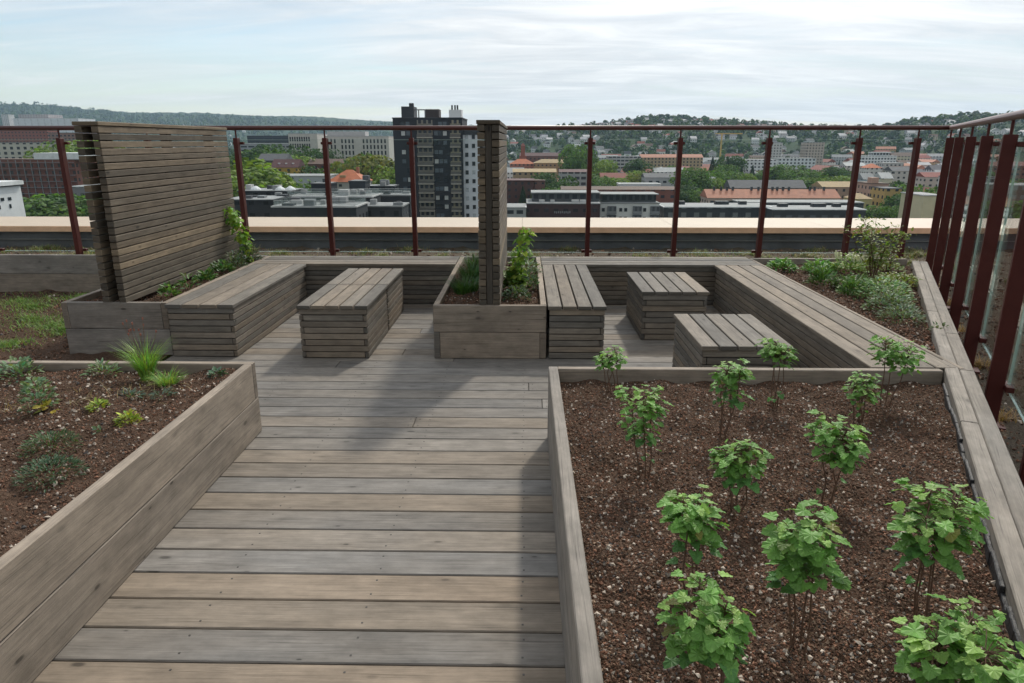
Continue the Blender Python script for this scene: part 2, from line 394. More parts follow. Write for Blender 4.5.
def gravel(name, xl, xr, y0, y1, z, n, parent=None, amp=.016, s=0., rmin=.004, rmax=.012, near=0., pale=.05):
    t = RNG.random(n)**(1+near); y = y0+(y1-y0)*t; A = np.array([xl(q) for q in y]); Bq = np.array([xr(q) for q in y])
    x = A+(Bq-A)*RNG.random(n)
    kind = RNG.random(n)
    r = rmin+(rmax-rmin)*RNG.random(n)**2.2
    C = np.empty((n, 3)); g = RNG.random((n, 1))
    dk = kind < .52; C[dk] = (np.array([[.115, .07, .047]])*(.5+1.3*g))[dk]
    rd = (kind >= .52) & (kind < .80); C[rd] = (np.array([[.22, .115, .074]])*(.55+.9*g))[rd]
    tn = (kind >= .80) & (kind < 1-pale-.06); C[tn] = (np.array([[.26, .185, .13]])*(.6+.8*g))[tn]
    gy = (kind >= 1-pale-.06) & (kind < 1-pale); C[gy] = (np.array([[.075, .07, .068]])*(.5+1.2*g))[gy]
    pl = kind >= 1-pale; C[pl] = (np.array([[.5, .43, .36]])*(.6+.75*g))[pl]; r[pl] *= 1.2
    zz = z+sfun(x, y, amp, s)+r*.25
    sc = r[:, None]*(.55+.7*RNG.random((n, 3)))
    q = norm(RNG.normal(size=(n, 4))); w, a, b, c = q.T
    Rm = np.stack([np.stack([1-2*(b*b+c*c), 2*(a*b-c*w), 2*(a*c+b*w)], -1), np.stack([2*(a*b+c*w), 1-2*(a*a+c*c), 2*(b*c-a*w)], -1), np.stack([2*(a*c-b*w), 2*(b*c+a*w), 1-2*(a*a+b*b)], -1)], 1)
    base = OCT[None]*sc[:, None, :]*(.75+.5*RNG.random((n, 6, 1)))
    V = np.einsum('nij,nkj->nki', Rm, base)+np.stack([x, y, zz], -1)[:, None, :]
    Fc = (OCF[None]+(np.arange(n)*6)[:, None, None]).reshape(-1, 3)
    o = npmesh(name, V.reshape(-1, 3), Fc, M_STONE, parent, rep(C, 8))
    return tag(o, kind='stuff')
# ---- planters (two stacked 225 mm boards, joints alternate at the corners)
TH = .048
def planter_wall_boards(mb, x0, x1, y0, y1, z1=.45, sides='FBLR', flip=False, hue=None):
    for lev in (0, 1):
        zc, hh = (z1*.25, z1*.5-.004) if lev == 0 else (z1*.75+.001, z1*.5-.002)
        full = (lev == 0) ^ flip          # long boards run through at this level
        e = 0 if full else TH+.002
        q = TH+.002 if full else 0
        if 'F' in sides: mb.box(((x0+x1)/2, y0+TH/2, zc), (x1-x0-2*e, TH, hh), 0, .004)
        if 'B' in sides: mb.box(((x0+x1)/2, y1-TH/2, zc), (x1-x0-2*e, TH, hh), 0, .004)
        if 'L' in sides: mb.box((x0+TH/2, (y0+y1)/2, zc), (TH, y1-y0-2*q, hh), 1, .004)
        if 'R' in sides: mb.box((x1-TH/2, (y0+y1)/2, zc), (TH, y1-y0-2*q, hh), 1, .004, tone=None if hue is None else (hue+.12*lev, .8-.25*(1-lev), .37+.2*lev))
# near left planter
pl1 = empty('planter_box', (0, 0, 0), 'large low timber planter with herbs and a grass tuft, left of the boardwalk', 'planter')
mb = MB(); planter_wall_boards(mb, -7.0, -1.62, -.6, 3.93, flip=True, hue=.5); mb.build('box_frame', W_BOX, pl1)
xl, xr = (lambda y: -6.95), (lambda y: -1.67)
soil_patch('soil', xl, xr, -.55, 3.88, .405, pl1, s=1.)
gravel('coarse_gravel', lambda y: -5.2, xr, .8, 3.86, .405, 1500, pl1, s=1., rmin=.006, rmax=.013, pale=.6)
gravel('gravel', lambda y: -5.2, xr, .8, 3.87, .405, 75000, pl1, s=1., rmin=.003, rmax=.0085, pale=.06)
# near right planter
pl2 = empty('planter_box', (0, 0, 0), 'wedge-shaped timber planter full of young leafy shrubs in brown gravelly soil', 'planter')
mb = MB(); x0 = .145
for lev in (0, 1):
    zc, hh = (.1125, .221) if lev == 0 else (.3385, .223)
    q = TH+.002 if lev == 0 else 0
    mb.box((x0+TH/2+.003, (-.6+3.87-q)/2, zc), (TH+.006, 3.87-q+.6, hh), 1, .004, tone=(.05+.1*lev, .65, random.random()))
    mb.box(((x0+2.43)/2+(0 if lev == 0 else TH/2), 3.87-TH/2, zc), (2.43-x0-(0 if lev == 0 else TH+.012), TH, hh), 0, .004)
mb.build('box_frame', W_BOX, pl2)
xl, xr = (lambda y: .2), (lambda y: beam_in(y)-.012)
soil_patch('soil', xl, lambda y: max(beam_in(y)-.005, .3), -.5, 3.82, .375, pl2, s=2.)
gravel('coarse_gravel', xl, lambda y: max(beam_in(y)-.02, .25), .9, 3.81, .375, 1500, pl2, s=2., rmin=.0055, rmax=.0105, near=.25, pale=.6)
gravel('gravel', xl, lambda y: max(beam_in(y)-.02, .25), .9, 3.81, .375, 90000, pl2, s=2., rmin=.0025, rmax=.0075, near=.25, pale=.045)
mb = MB()
for yy in np.arange(-.4, 3.8, .1):
    for _ in range(1):
        mb.box((beam_in(yy)-.007+random.uniform(-.003, .003), yy, .375+random.uniform(-.012, .012)), (.014, .125, .06), 1, .003, rz=-math.atan(.4838))
mb.build('root_membrane', M_MEMB, pl2)
# slanting timber kerb along the railing
kb = empty('timber_kerb', (beam_in(3.355), 3.355, 0), 'two long grey beams laid side by side at the foot of the slanting glass railing', 'timber kerb')
mb = MB()
for j, (offs, wd) in enumerate(((.037, .073), (.1125, .074))):
    cuts = [-6.4, -3.4, -.3+.9*j, 2.2-.7*j, 4.86]
    for a, b in zip(cuts[:-1], cuts[1:]):
        c = BD*((a+b)/2)+BN*offs
        mb.box((c[0], c[1], .2255), (b-a-.003, wd, .445), 0, .005, rz=BANG, tone=(random.uniform(.05, .3), random.uniform(.5, .9), random.random()))
mb.build('beam', W_BOX, kb)
mb = MB()
c = BD*-.6+BN*.1555
mb.box((c[0], c[1], .27), (11, .006, .31), 0, 0, rz=BANG)
mb.build('flashing', M_STEEL, kb)
# bed behind the long bench
pl3 = empty('planter_box', (0, 0, 0), 'planted bed between the long right-hand bench and the slanting railing', 'planter')
mb = MB()
for lev in (0, 1):
    zc, hh = (.1125, .221) if lev == 0 else (.3385, .223)
    mb.box(((2.58+4.33)/2, 7.85, zc), (1.75, TH, hh), 0, .004)
mb.box((2.562, 5.85, .2265), (.028, 3.96, .447), 1, .004)
mb.build('box_frame', W_BOX, pl3)
xl, xr = (lambda y: 2.578), (lambda y: max(beam_in(y)-.005, 2.6))
soil_patch('soil', xl, xr, 3.9, 7.83, .385, pl3, s=3.)
gravel('gravel', xl, xr, 4.0, 7.8, .385, 9000, pl3, s=3., rmin=.006, rmax=.015, pale=.02)
# planter carrying the left screen, centre planter
pl4 = empty('planter_box', (0, 0, 0), 'narrow timber planter holding the large left slat screen', 'planter')
mb = MB(); planter_wall_boards(mb, -3.82, -2.94, 5.48, 7.93, flip=False); mb.build('box_frame', W_BOX, pl4)
xl, xr = (lambda y: -3.77), (lambda y: -2.99)
soil_patch('soil', xl, xr, 5.53, 7.88, .40, pl4, s=4.)
gravel('gravel', xl, xr, 5.53, 7.88, .40, 3500, pl4, s=4., rmin=.006, rmax=.014)
pl5 = empty('planter_box', (0, 0, 0), 'timber planter in the middle of the seating, holding the narrow end-on slat screen', 'planter')
mb = MB(); planter_wall_boards(mb, -.74, .18, 5.43, 7.93, flip=True); mb.build('box_frame', W_BOX, pl5)
xl, xr = (lambda y: -.69), (lambda y: .13)
soil_patch('soil', xl, xr, 5.48, 7.88, .40, pl5, s=5.)
gravel('gravel', xl, xr, 5.48, 7.88, .40, 3500, pl5, s=5., rmin=.006, rmax=.014)
# low retaining wall far left
rw = MB()
for lev in (0, 1):
    for a, b in ((-11, -7.2+.6*lev), (-7.2+.6*lev, -3.0)):
        rw.box(((a+b)/2, 7.96, .1125+.226*lev), (b-a-.003, TH, .222), 0, .004)
tag(rw.build('retaining_wall', W_BOX), 'low two-board timber wall at the far left below the railing', 'timber wall')
# ---- slatted seats
def slat_base(mb, x0, x1, y0, y1, h=.418, n=8, faces='FBLR'):
    t = .028; p = h/n; hh = p-.0075
    for i in range(n):
        z = p*(i+.5)+.004; ev = i % 2 == 1
        e = 0 if ev else t+.005; q = t+.002 if ev else 0
        if 'F' in faces:
            ea = e if 'L' in faces else 0; eb = e if 'R' in faces else 0
            mb.box(((x0+x1+ea-eb)/2, y0+t/2, z), (x1-x0-ea-eb, t, hh), 0, .0025)
        if 'B' in faces: mb.box(((x0+x1)/2, y1-t/2, z), (x1-x0-2*e, t, hh), 0, .0025)
        if 'L' in faces: mb.box((x0+t/2, (y0+y1)/2, z), (t, y1-y0-2*q, hh), 1, .0025)
        if 'R' in faces: mb.box((x1-t/2, (y0+y1)/2, z), (t, y1-y0-2*q, hh), 1, .0025)
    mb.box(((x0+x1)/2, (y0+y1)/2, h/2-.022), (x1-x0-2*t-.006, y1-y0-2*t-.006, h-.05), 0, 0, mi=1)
def seat(name, label, cat, x0, x1, y0, y1, n, ax=1, faces='FBLR', group=None, over=.018, cuts=1, wid=None):
    t = empty(name, ((x0+x1)/2, (y0+y1)/2, 0), label, cat, group)
    cx, cy = (x0+x1)/2, (y0+y1)/2; a, b, c, d = x0-cx, x1-cx, y0-cy, y1-cy
    mb = MB(); w = ((b-a) if ax == 1 else (d-c))/n
    for i in range(n):
        for j in range(cuts):
            if ax == 1:
                L = (d-c)/cuts; yc = c+L*(j+.5); xc = a+w*(i+.5)
                mb.box((xc, yc, .434), (w-.0115, L-.004, .031), 1, .004)
                for ye in (yc-L/2+.045, yc+L/2-.045):
                    for dx in (-.03, .03): mb.box((xc+dx, ye, .4497), (.007, .007, .001), 0, 0, mi=1)
            else:
                L = (b-a)/cuts; xc = a+L*(j+.5); yc = c+w*(i+.5)
                mb.box((xc, yc, .434), (L-.004, w-.0115, .031), 0, .004)
    mb.build('seat_planks', [W_BENCH, M_SCREW], t)
    mb = MB(); slat_base(mb, a+over, b-over, c+over, d-over, faces=faces); mb.build('slatted_base', [W_BENCH, W_DARK], t)
    return t
seat('slatted_bench', 'long slatted bench in front of the large left screen', 'bench', -2.935, -2.36, 5.42, 7.385, 4, faces='FR', group='slatted timber benches')
seat('slatted_bench', 'short slatted bench attached to the right side of the middle planter', 'bench', .187, .67, 5.41, 7.385, 4, faces='FR', group='slatted timber benches')
seat('slatted_bench', 'very long slatted bench running beside the right planted bed', 'bench', 2.035, 2.545, 3.885, 7.385, 4, faces='L', group='slatted timber benches')
seat('slatted_bench', 'dark-fronted back bench between the left bench and the middle planter', 'bench', -2.935, -.745, 7.39, 7.95, 4, ax=0, faces='F', group='slatted timber benches')
seat('slatted_bench', 'dark-fronted back bench between the middle planter and the long right bench', 'bench', .185, 2.545, 7.39, 7.95, 4, ax=0, faces='F', group='slatted timber benches')
G_ST = 'slatted cube stools on the deck'
seat('slatted_stool', 'slatted timber block nearest the boardwalk, pushed against a twin block behind it', 'stool', -1.85, -1.26, 5.4, 6.275, 5, group=G_ST)
seat('slatted_stool', 'slatted timber block directly behind its twin on the left of the seating', 'stool', -1.85, -1.26, 6.285, 7.13, 5, group=G_ST)
seat('slatted_stool', 'free-standing slatted cube stool facing the back bench on the right', 'stool', 1.035, 1.64, 5.99, 6.97, 5, group=G_ST)
seat('slatted_stool', 'slatted cube stool partly hidden behind the rim of the shrub planter', 'stool', 1.145, 1.75, 4.3, 5.19, 5, group=G_ST)
# ---- slat screens
def screen(label, x0, x1, y0, y1, z0, z1, posts, setb):
    t = empty('slat_screen', ((x0+x1)/2, (y0+y1)/2, z0), label, 'slat screen', 'slatted timber screens')
    a, b, c, d = -(x1-x0)/2, (x1-x0)/2, -(y1-y0)/2, (y1-y0)/2; h = z1-z0-.03; th = .056
    n = 25; p = h/n; mb = MB()
    for i in range(n):
        z = p*(i+.5)
        for xs in (a+th/2, b-th/2):
            cut = random.uniform(-.6, .6); dy = random.uniform(-.002, .002)
            mb.box((xs+random.uniform(-.0015, .0015), (c+d)/2+dy, z+random.uniform(-.0012, .0012)), (th, d-c, p-.0075), 1, .003)
    mb.build('slats', W_SCREEN, t)
    for yp in posts:
        mb = MB(); mb.box((0, yp-(y0+y1)/2, h/2-.12), (x1-x0-2*th-.004, .07, h+.24), 2, .003); mb.build('post', W_DARK if setb else W_POST, t)
    mb = MB(); mb.box((0, (c+d)/2, h+.015), (x1-x0+.012, d-c+.016, .03), 1, .004); mb.build('cap', W_SCREEN, t)
screen('large slatted timber screen seen at an angle, standing in the left planter', -3.47, -3.278, 5.49, 7.86, .44, 1.872, (5.72, 6.7, 7.6), True)
screen('narrow slatted timber screen seen end-on, standing in the middle planter', -.363, -.195, 5.45, 7.75, .435, 1.88, (5.5, 6.6, 7.7), False)
# ---- roof soil outside the railing and lawn patch at left
soil_patch('roof_soil', lambda y: -22, lambda y: 17.4, 7.99, 11.12, .07, amp=.02, step=.09, s=6., mat=M_RSOIL)['kind'] = 'structure'
soil_patch('lawn_soil', lambda y: -12, lambda y: -2.96, 3.94, 7.94, .015, amp=.016, step=.06, s=7.)['kind'] = 'structure'
soil_patch('roof_soil', lambda y: beam_in(y)+.185, lambda y: 17.4, -3, 7.985, .07, amp=.02, step=.09, s=8., mat=M_RSOIL)['kind'] = 'structure'
gravel('roof_gravel', lambda y: -13, lambda y: 14, 8.1, 11.0, .07, 9000, amp=.02, s=6., rmin=.008, rmax=.024, pale=.12)
gravel('roof_gravel', lambda y: beam_in(y)+.19, lambda y: beam_in(y)+2.2, .8, 7.95, .07, 9000, amp=.02, s=8., rmin=.006, rmax=.018, pale=.05)
gravel('lawn_gravel', lambda y: -7.5, lambda y: -3.83, 4.6, 7.9, .015, 9000, amp=.016, s=7., rmin=.006, rmax=.016, pale=.03)
# ---- parapet
pp = empty('roof_parapet', (-2, 11.9, 0), 'low dark parapet with a broad pale plywood top at the edge of the roof', 'parapet')
mb = MB()
for a in np.arange(-20, 20, 2.44): mb.box((a+1.22, -.1, .40), (2.437, 1.44, .036), 0, .002)
mb.build('capping', M_CAP, pp)
mb = MB(); mb.box((0, -.836, .3735), (40, .024, .085), 0, 0); mb.build('fascia', M_CAPEDGE, pp)
mb = MB(); mb.box((0, -.08, .15), (40, 1.36, .44), 0, 0); mb.build('upstand', M_FELT, pp)
mb = MB(); mb.box((0, -.775, .20), (40, .03, .012), 0, 0); mb.build('trim_strip', M_STEEL, pp)
mb = MB(); mb.box((-2, -.1, -17.3), (39.6, 25.4, 34.2), wall=True)
tag(mb.build('terrace_building', wallmat('terrace_wall', (.3, .22, .17))), 'the tall building whose rooftop carries the terrace', 'building')
# ---- railings
BACK_X = [-8.27, -7.13, -5.99, -4.85, -3.70, -2.56, -1.45, -.31, .83, 1.97, 3.09, 4.22, 4.95]
COR = np.array([5.34, YF]); RD = np.array([-.4355, -.9002])
def railing(label, pts, direction, end_a, end_b, edges):
    """pts: post centres; direction: unit vector along the railing"""
    t = empty('glass_railing', (pts[0][0], pts[0][1], .07), label, 'railing', 'red steel and glass railings')
    o = np.array([pts[0][0], pts[0][1], .07]); ang = math.atan2(direction[1], direction[0]); D = np.array([*direction, 0])
    Nn = np.array([-direction[1], direction[0], 0]); go = .086/2+.022      # the glass hangs on the outer side of the posts
    for p in pts:
        q = np.array([p[0], p[1], .07])-o
        mb = MB(); mb.box(q+np.array([0, 0, .85]), (.056 if not edges else .046, .086, 1.70), 2, .004, rz=ang)
        mb.box(q+np.array([0, 0, .004]), (.13, .17, .012), 0, .001, rz=ang)
        post = mb.build('post', M_RED, t)
        mb = MB(); mb.tube([q+np.array([0, 0, 1.70]), q+np.array([0, 0, 1.83])], .011, 8); mb.build('spigot', M_RED, post)
        for z in (1.635, .25):
            for sg in (-1, 1):
                mb = MB(); c_ = q+D*sg*.036+Nn*(go-.002)+np.array([0, 0, z]); mb.box(c_, (.068, .046, .034), 0, .004, rz=ang)
                mb.build('glass_clamp', M_RED, post)
    for a, b in zip(pts[:-1], pts[1:]):
        a3 = np.array([a[0], a[1], .07])-o; b3 = np.array([b[0], b[1], .07])-o; L = np.linalg.norm(b3-a3)
        c_ = (a3+b3)/2+Nn*go+np.array([0, 0, .955])
        mb = MB(); mb.box(c_, (L-.03, .012, 1.44), 0, 0, rz=ang); gp = mb.build('glass_panel', M_GLASS, t)
        mb = MB()
        for sg in ((-1, 1) if edges else ()): mb.box(c_+D*sg*((L-.03)/2+.0025), (.004, .0125, 1.42), 2, 0, rz=ang)
        for sg in (-1, 1): mb.box(c_+np.array([0, 0, sg*.7225]), (L-.03, .0125, .004), 0, 0, rz=ang)
        mb.build('panel_edge', M_GEDGE, gp)
    A = np.array([end_a[0], end_a[1], 1.892])-o; Bq = np.array([end_b[0], end_b[1], 1.892])-o
    mb = MB(); mb.tube([A, Bq], .029, 14); o_ = mb.build('handrail', M_RAIL, t, smooth=True)
    return t
rb = railing('long straight red steel railing with clear glass panels at the back of the terrace', [(x, YF) for x in BACK_X], np.array([1., 0]), (-9.4, YF), (COR[0], YF), False)
sp = [.12, 1.22, 2.32, 3.45, 4.6, 5.78, 6.95, 8.1, 9.25, 10.4, 11.5]
railing('slanting red steel railing with glass panels along the right edge, closest posts very wide', [tuple(COR+RD*s) for s in sp], RD, COR, COR+RD*12.0, True)
HAZE = 7e-5
# ================================================================== TERRAIN AND CITY
NRU = np.array([-4000, 380, 470, 505, 560, 590, 620, 640, 700, 730, 760, 800, 860, 890, 920, 960, 1000, 1080, 1400, 4000], float)
NRV = np.array([151, 151, 148, 133, 130, 127, 125, 122, 122, 123.5, 125, 128, 128.5, 127, 123, 119, 119, 121, 128, 140], float)
FRU = np.array([-4000, -300, 0, 40, 80, 150, 235, 300, 350, 390, 430, 505, 560, 600, 800, 870, 1100, 4000], float)
FRV = np.array([110, 104, 102, 102.5, 105, 107.5, 108.5, 111, 115, 117, 120, 121, 122, 123, 124, 124.5, 124, 115], float)
GZ = -32.0
def pix_u(x, y):
    y = np.maximum(y, .05*np.hypot(x, y)+1e-3); return VX+718*np.clip(x/y, -4, 4)
NRV = NRV+3.2; FRV = FRV+7.0
def terrain(x, y):
    x = np.asarray(x, float); y = np.asarray(y, float)
    r = np.hypot(x, y); u = pix_u(x, y); cosf = np.clip(y/np.maximum(r, 1), .25, 1)
    h1 = H+(VY-np.interp(u, NRU, NRV))/718*1650*cosf
    h2 = H+(VY-np.interp(u, FRU, FRV))/718*5600*cosf
    b = 4*np.sin(x/310+1)*np.cos(y/270)
    z = GZ+sstep(820, 1650, r)*(h1-GZ)+sstep(700, 1500, r)*b
    z = lerp(z, h2, sstep(2300, 5600, r))
    z = z+sstep(2500, 4500, r)*(10*np.sin(x/420)*np.sin(y/510+2)+5*np.sin(x/170+y/230))
    return np.where(r > 5600, lerp(z, -40, sstep(5600, 7000, r)), z)
azs = np.concatenate([np.linspace(-PI, -.95, 40)[:-1], np.linspace(-.95, .95, 420), np.linspace(.95, PI, 40)[1:-1]])
rs = np.concatenate([[0.01, 60, 200], np.linspace(400, 2200, 60), np.linspace(2260, 7200, 90)])
Rg, Ag = np.meshgrid(rs, azs, indexing='ij'); X = Rg*np.sin(Ag); Y = Rg*np.cos(Ag); Z = terrain(X, Y)
Z = Z+sstep(2600, 3600, Rg)*RNG.normal(size=Z.shape)*3.2
nr, na = Z.shape; i = np.arange(nr*na).reshape(nr, na); j = np.roll(i, -1, axis=1)
Fc = np.stack([i[:-1], j[:-1], j[1:], i[1:]], -1).reshape(-1, 4)[:, ::-1]
def terrmat():
    t = NT('city_ground_and_wooded_hills'); g = t.n('ShaderNodeNewGeometry').outputs['Position']
    a = t.noise(g, .03, 5, .65); b = t.noise(g, .0032, 4, .6); c = t.noise(g, .012, 5, .7)
    street = t.ramp(a, [(.35, (.03, .045, .015)), (.5, (.055, .06, .035)), (.62, (.09, .085, .075))])
    wood_ = t.ramp(c, [(.3, (.016, .03, .014)), (.55, (.032, .055, .02)), (.75, (.06, .085, .03))])
    q = t.n('ShaderNodeSeparateXYZ'); t.l(g, q.inputs[0])
    ln = t.n('ShaderNodeVectorMath', operation='LENGTH'); t.l(g, ln.inputs[0])
    f = t.rng(ln.outputs['Value'], 700, 1100, 0, 1)
    return t.done(t.pbr(t.mix(f, street, wood_), .95, t.bump(c, 6), spec=.1).outputs[0])
tag(npmesh('terrain', np.stack([X, Y, Z], -1).reshape(-1, 3), Fc, terrmat(), smooth=True), kind='structure')
# ---- trees: variants with shared meshes
def crown_mesh(name, h, w, n, base, kind='round', seed=0):
    r = np.random.default_rng(seed)
    if kind == 'cone':
        t = r.random(n)**.8; ang = r.random(n)*2*PI; rad = (1-t)*w/2*(.35+.65*r.random(n)**.5)
        P = np.stack([rad*np.cos(ang), rad*np.sin(ang), h*(.1+.9*t)], -1)
    else:
        nl = 9; lc = np.stack([r.normal(size=nl)*w*.2, r.normal(size=nl)*w*.2, h*(.36+.46*r.random(nl))], -1); lc[0] = (0, 0, h*.68)
        lr = w*(.2+.14*r.random(nl)); k = r.integers(0, nl, n); d = r.normal(size=(n, 3)); d /= np.linalg.norm(d, axis=1, keepdims=True)
        P = lc[k]+d*(lr[k]*(.55+.5*r.random(n)**.6))[:, None]*np.array([1, 1, .92]); P[:, 2] = np.clip(P[:, 2], h*.14, h)
    out = norm(P-np.array([0, 0, h*.5])); Nn = norm(out+r.normal(size=(n, 3))*.55); Dn = np.cross(Nn, r.normal(size=(n, 3)))
    V, Fc, kf = leaves(P, Dn, Nn, w*(.038+.045*r.random(n)), T_CLUMP)
    C = np.clip(np.asarray(base)*(1+r.normal(size=(n, 1))*.28)*(1+r.normal(size=(n, 3))*.06), .006, .4)
    me = npmesh('crown', V, Fc, M_TREELEAF, tone=rep(C, kf)); d = me.data; bpy.data.objects.remove(me); d.name = name; return d
def trunk_mesh(h, r):
    mb = MB(); mb.tube([(0, 0, -1), (0, 0, h*.35), (h*.02, 0, h*.6)], r, 6, r2=r*.5)
    for a in range(4):
        w_ = a*1.6+.4; mb.tube([(0, 0, h*.28), (math.cos(w_)*h*.14, math.sin(w_)*h*.14, h*.55)], r*.5, 5, r2=r*.2)
    o = mb.build('trunk', M_BARK); d = o.data; bpy.data.objects.remove(o); return d
TK = {'dark': ((.047, .096, .027), 'round'), 'mid': ((.09, .165, .038), 'round'), 'light': ((.16, .235, .045), 'round'), 'olive': ((.17, .18, .05), 'round'), 'cone': ((.028, .058, .025), 'cone')}
TM = {}
for k_, (bc, kd) in TK.items():
    TM[k_] = [crown_mesh('crown_'+k_, 10, 9 if kd == 'round' else 5, 1700, bc, kd, 11+i_) for i_ in range(3)]
TRK = trunk_mesh(10, .28)
occ = []
def tree(x, y, h, kind, label, group, wf=1.0, z=None):
    if z is None: z = float(terrain(x, y))
    o = empty('tree', (x, y, z), label, 'tree', group, random.random()*6.28); s = h/10; o.scale = (s*wf, s*wf, s)
    link('crown', random.choice(TM[kind]), o); link('trunk', TRK, o); return o
def utree(u, vtop, D, kind, label, group, wf=1.0):
    p = at(u, vtop, D); z = float(terrain(p[0], p[1])); occ.append((p[0], p[1], 5))
    return tree(p[0], p[1], max(p[2]-z, 4), kind, label, group, wf, z)
# ---- buildings
WM = {}
def wmat(col, win=True, sx=2.8, ww=.5, wh=.5, wc=(.03, .035, .045)):
    key = (col, win, sx, ww, wh, wc)
    if key not in WM: WM[key] = wallmat('facade', col, sx, 3.0, ww if win else 0, wh, wc)
    return WM[key]
RM = {n: plain('roof_'+n, c, .8, var=.18, scale=.5) for n, c in dict(orange=(.42, .12, .05), red=(.20, .05, .035), maroon=(.075, .022, .025), slate=(.09, .09, .1), grey=(.25, .255, .26), pale=(.42, .42, .42), white=(.68, .69, .70), dark=(.04, .045, .052), salmon=(.38, .16, .10), ochre=(.36, .25, .13), brown=(.1, .055, .04)).items()}
M_PANE = plain('dark_window_glass', (.02, .025, .032), .15, var=.3, scale=.4)
M_PANEL_LIGHT = plain('pale_blind_window', (.42, .43, .42), .3, var=.2, scale=.4)  # plain pale grey colour for a few of the tower windows
M_WHITE = plain('white_render', (.66, .67, .68), .8, var=.05)
M_DK = plain('charcoal_cladding', (.026, .03, .036), .6, var=.2, scale=.3)
M_CREAM = plain('cream_balcony', (.36, .33, .28), .7)
M_BRAIL = plain('smoked_balcony_rail', (.11, .105, .095), .35, var=.2, scale=.5)
M_GREYP = plain('grey_metal', (.2, .21, .22), .5)
def bglass():
    t = NT('pale_green_balcony_glass'); p_ = t.pbr((.3, .36, .35), .2); tr = t.n('ShaderNodeBsdfTransparent'); mx = t.n('ShaderNodeMixShader'); mx.inputs[0].default_value = .3
    t.l(tr.outputs[0], mx.inputs[1]); t.l(p_.outputs[0], mx.inputs[2]); mx.inputs[0].default_value = .16; return t.done(mx.outputs[0])
M_PGLASS = bglass()
def bld(name, label, u0, u1, vtop, D, depth, wall, roof='flat', rmat='grey', rh=3.0, rz=0., group=None, cat='building', over=.4, zb=None, gab_axis=0, mgw=None):
    """building whose front face spans u0..u1 and whose eaves reach vtop at distance D"""
    a, b = at(u0, vtop, D), at(u1, vtop, D); w_ = b[0]-a[0]; cx, cy = (a[0]+b[0])/2, D+depth/2
    z0 = float(terrain(cx, cy))-1.5 if zb is None else zb; h = max(a[2]-z0, 3)
    t = empty(name, (cx, cy, z0), label, cat, group, rz); occ.append((cx, cy, max(w_, depth)*.55))
    mb = MB(); mb.box((0, 0, h/2), (w_, depth, h), wall=True); mb.build('wall', wall, t)
    mb = MB()
    if roof == 'flat':
        mb.box((0, 0, h+.15), (w_+over, depth+over, .3)); mb.box((0, 0, h+.32), (w_-.6, depth-.6, .04), mi=1)
        mb.build('roof', [RM[rmat], RM['grey'] if rmat in ('dark', 'white', 'pale') else RM[rmat]], t)
    else:
        if gab_axis == 0: mb.gable(w_, depth, h, rh, 0, 0 if roof == 'gable' else min(depth*.5, w_*.45), over)
        else:
            mb.gable(depth, w_, h, rh, 0, 0 if roof == 'gable' else min(depth, w_)*.45, over)
            mb.V = [(-q[1], q[0], q[2]) for q in mb.V]
        mb.build('roof', RM[rmat], t)
    t['_w'], t['_h'], t['_d'] = w_, h, depth
    return t
def boxpart(t, name, c, s, m, parent=None):
    mb = MB(); mb.box((0, 0, 0), s, wall=True); o = mb.build(name, m, parent or t); o.location = [float(q) for q in c]; return o
def shared(t, name, c, me): o = link(name, me, t); o.location = [float(q) for q in c]; return o
def boxmesh(s, m):
    mb = MB(); mb.box((0, 0, 0), s, wall=True); o = mb.build('m', m); d = o.data; bpy.data.objects.remove(o); return d
def dims(t):
    r = t['_w'], t['_h'], t['_d']; return r
# --- dark residential tower
D = 230.; k = D/718
t = bld('residential_tower', 'dark charcoal residential tower with cream balcony columns rising above the skyline', 392.5, 462, 118.5, D, 20, wmat((.03, .033, .04), False), 'flat', 'dark')
w_, h_, d_ = dims(t); px = lambda u: (u-427.2)*w_/69.5; zt = lambda v: h_-(v-118.5)*k
fl = [zt(119+9.0*i+5) for i in range(14)]
mg = boxmesh((1.2, .12, 1.3), plain('grey_blue_window', (.09, .11, .13), .2, var=.3)); mw = boxmesh((1.2, .12, 1.3), M_PANEL_LIGHT); md = boxmesh((1.5, .12, 1.5), M_PANE); bal = boxmesh((5.0, 1.5, .34), M_CREAM); bal2 = boxmesh((3.3, 1.5, .34), M_CREAM); brl = boxmesh((5.0, .08, .9), M_BRAIL); brl2 = boxmesh((3.3, .08, .9), M_BRAIL)
rec = boxmesh((5.0, .1, 1.7), wmat((.2, .185, .155), True, 1.6, .6, .7)); rec2 = boxmesh((3.3, .1, 1.7), wmat((.25, .23, .17), True, 1.6, .6, .7))
for i_, z in enumerate(fl):
    if z < 1: continue
    o1 = shared(t, 'balcony', (px(424.5), -d_/2-.75, z-1.2), bal); o2 = shared(t, 'balcony', (px(455), -d_/2-.75, z-1.2), bal2)
    shared(o1, 'balcony_rail', (0, -.7, .6), brl); shared(o2, 'balcony_rail', (0, -.7, .6), brl2)
    shared(t, 'balcony_door', (px(424.5), -d_/2-.06, z+.45), rec); shared(t, 'balcony_door', (px(455), -d_/2-.06, z+.45), rec2)
    for u_ in (402.5, 407.5, 435.5, 440, 444.5):
        if random.random() < .25: continue
        shared(t, 'window', (px(u_), -d_/2-.07, z+.1), mw if random.random() < .22 else mg if random.random() < .6 else md)
boxpart(t, 'roof_house', (px(407), 2-d_/2+3, h_+1.9), (12.5*k, 7, 3.6), M_DK); boxpart(t, 'roof_house', (px(432), -d_/2+4, h_+1.5), (13*k, 6, 2.7), wmat((.06, .05, .05), False))
boxpart(t, 'pergola_beam', (px(420), -d_/2+3, h_+2.75), (14*k, .5, .35), M_GREYP)
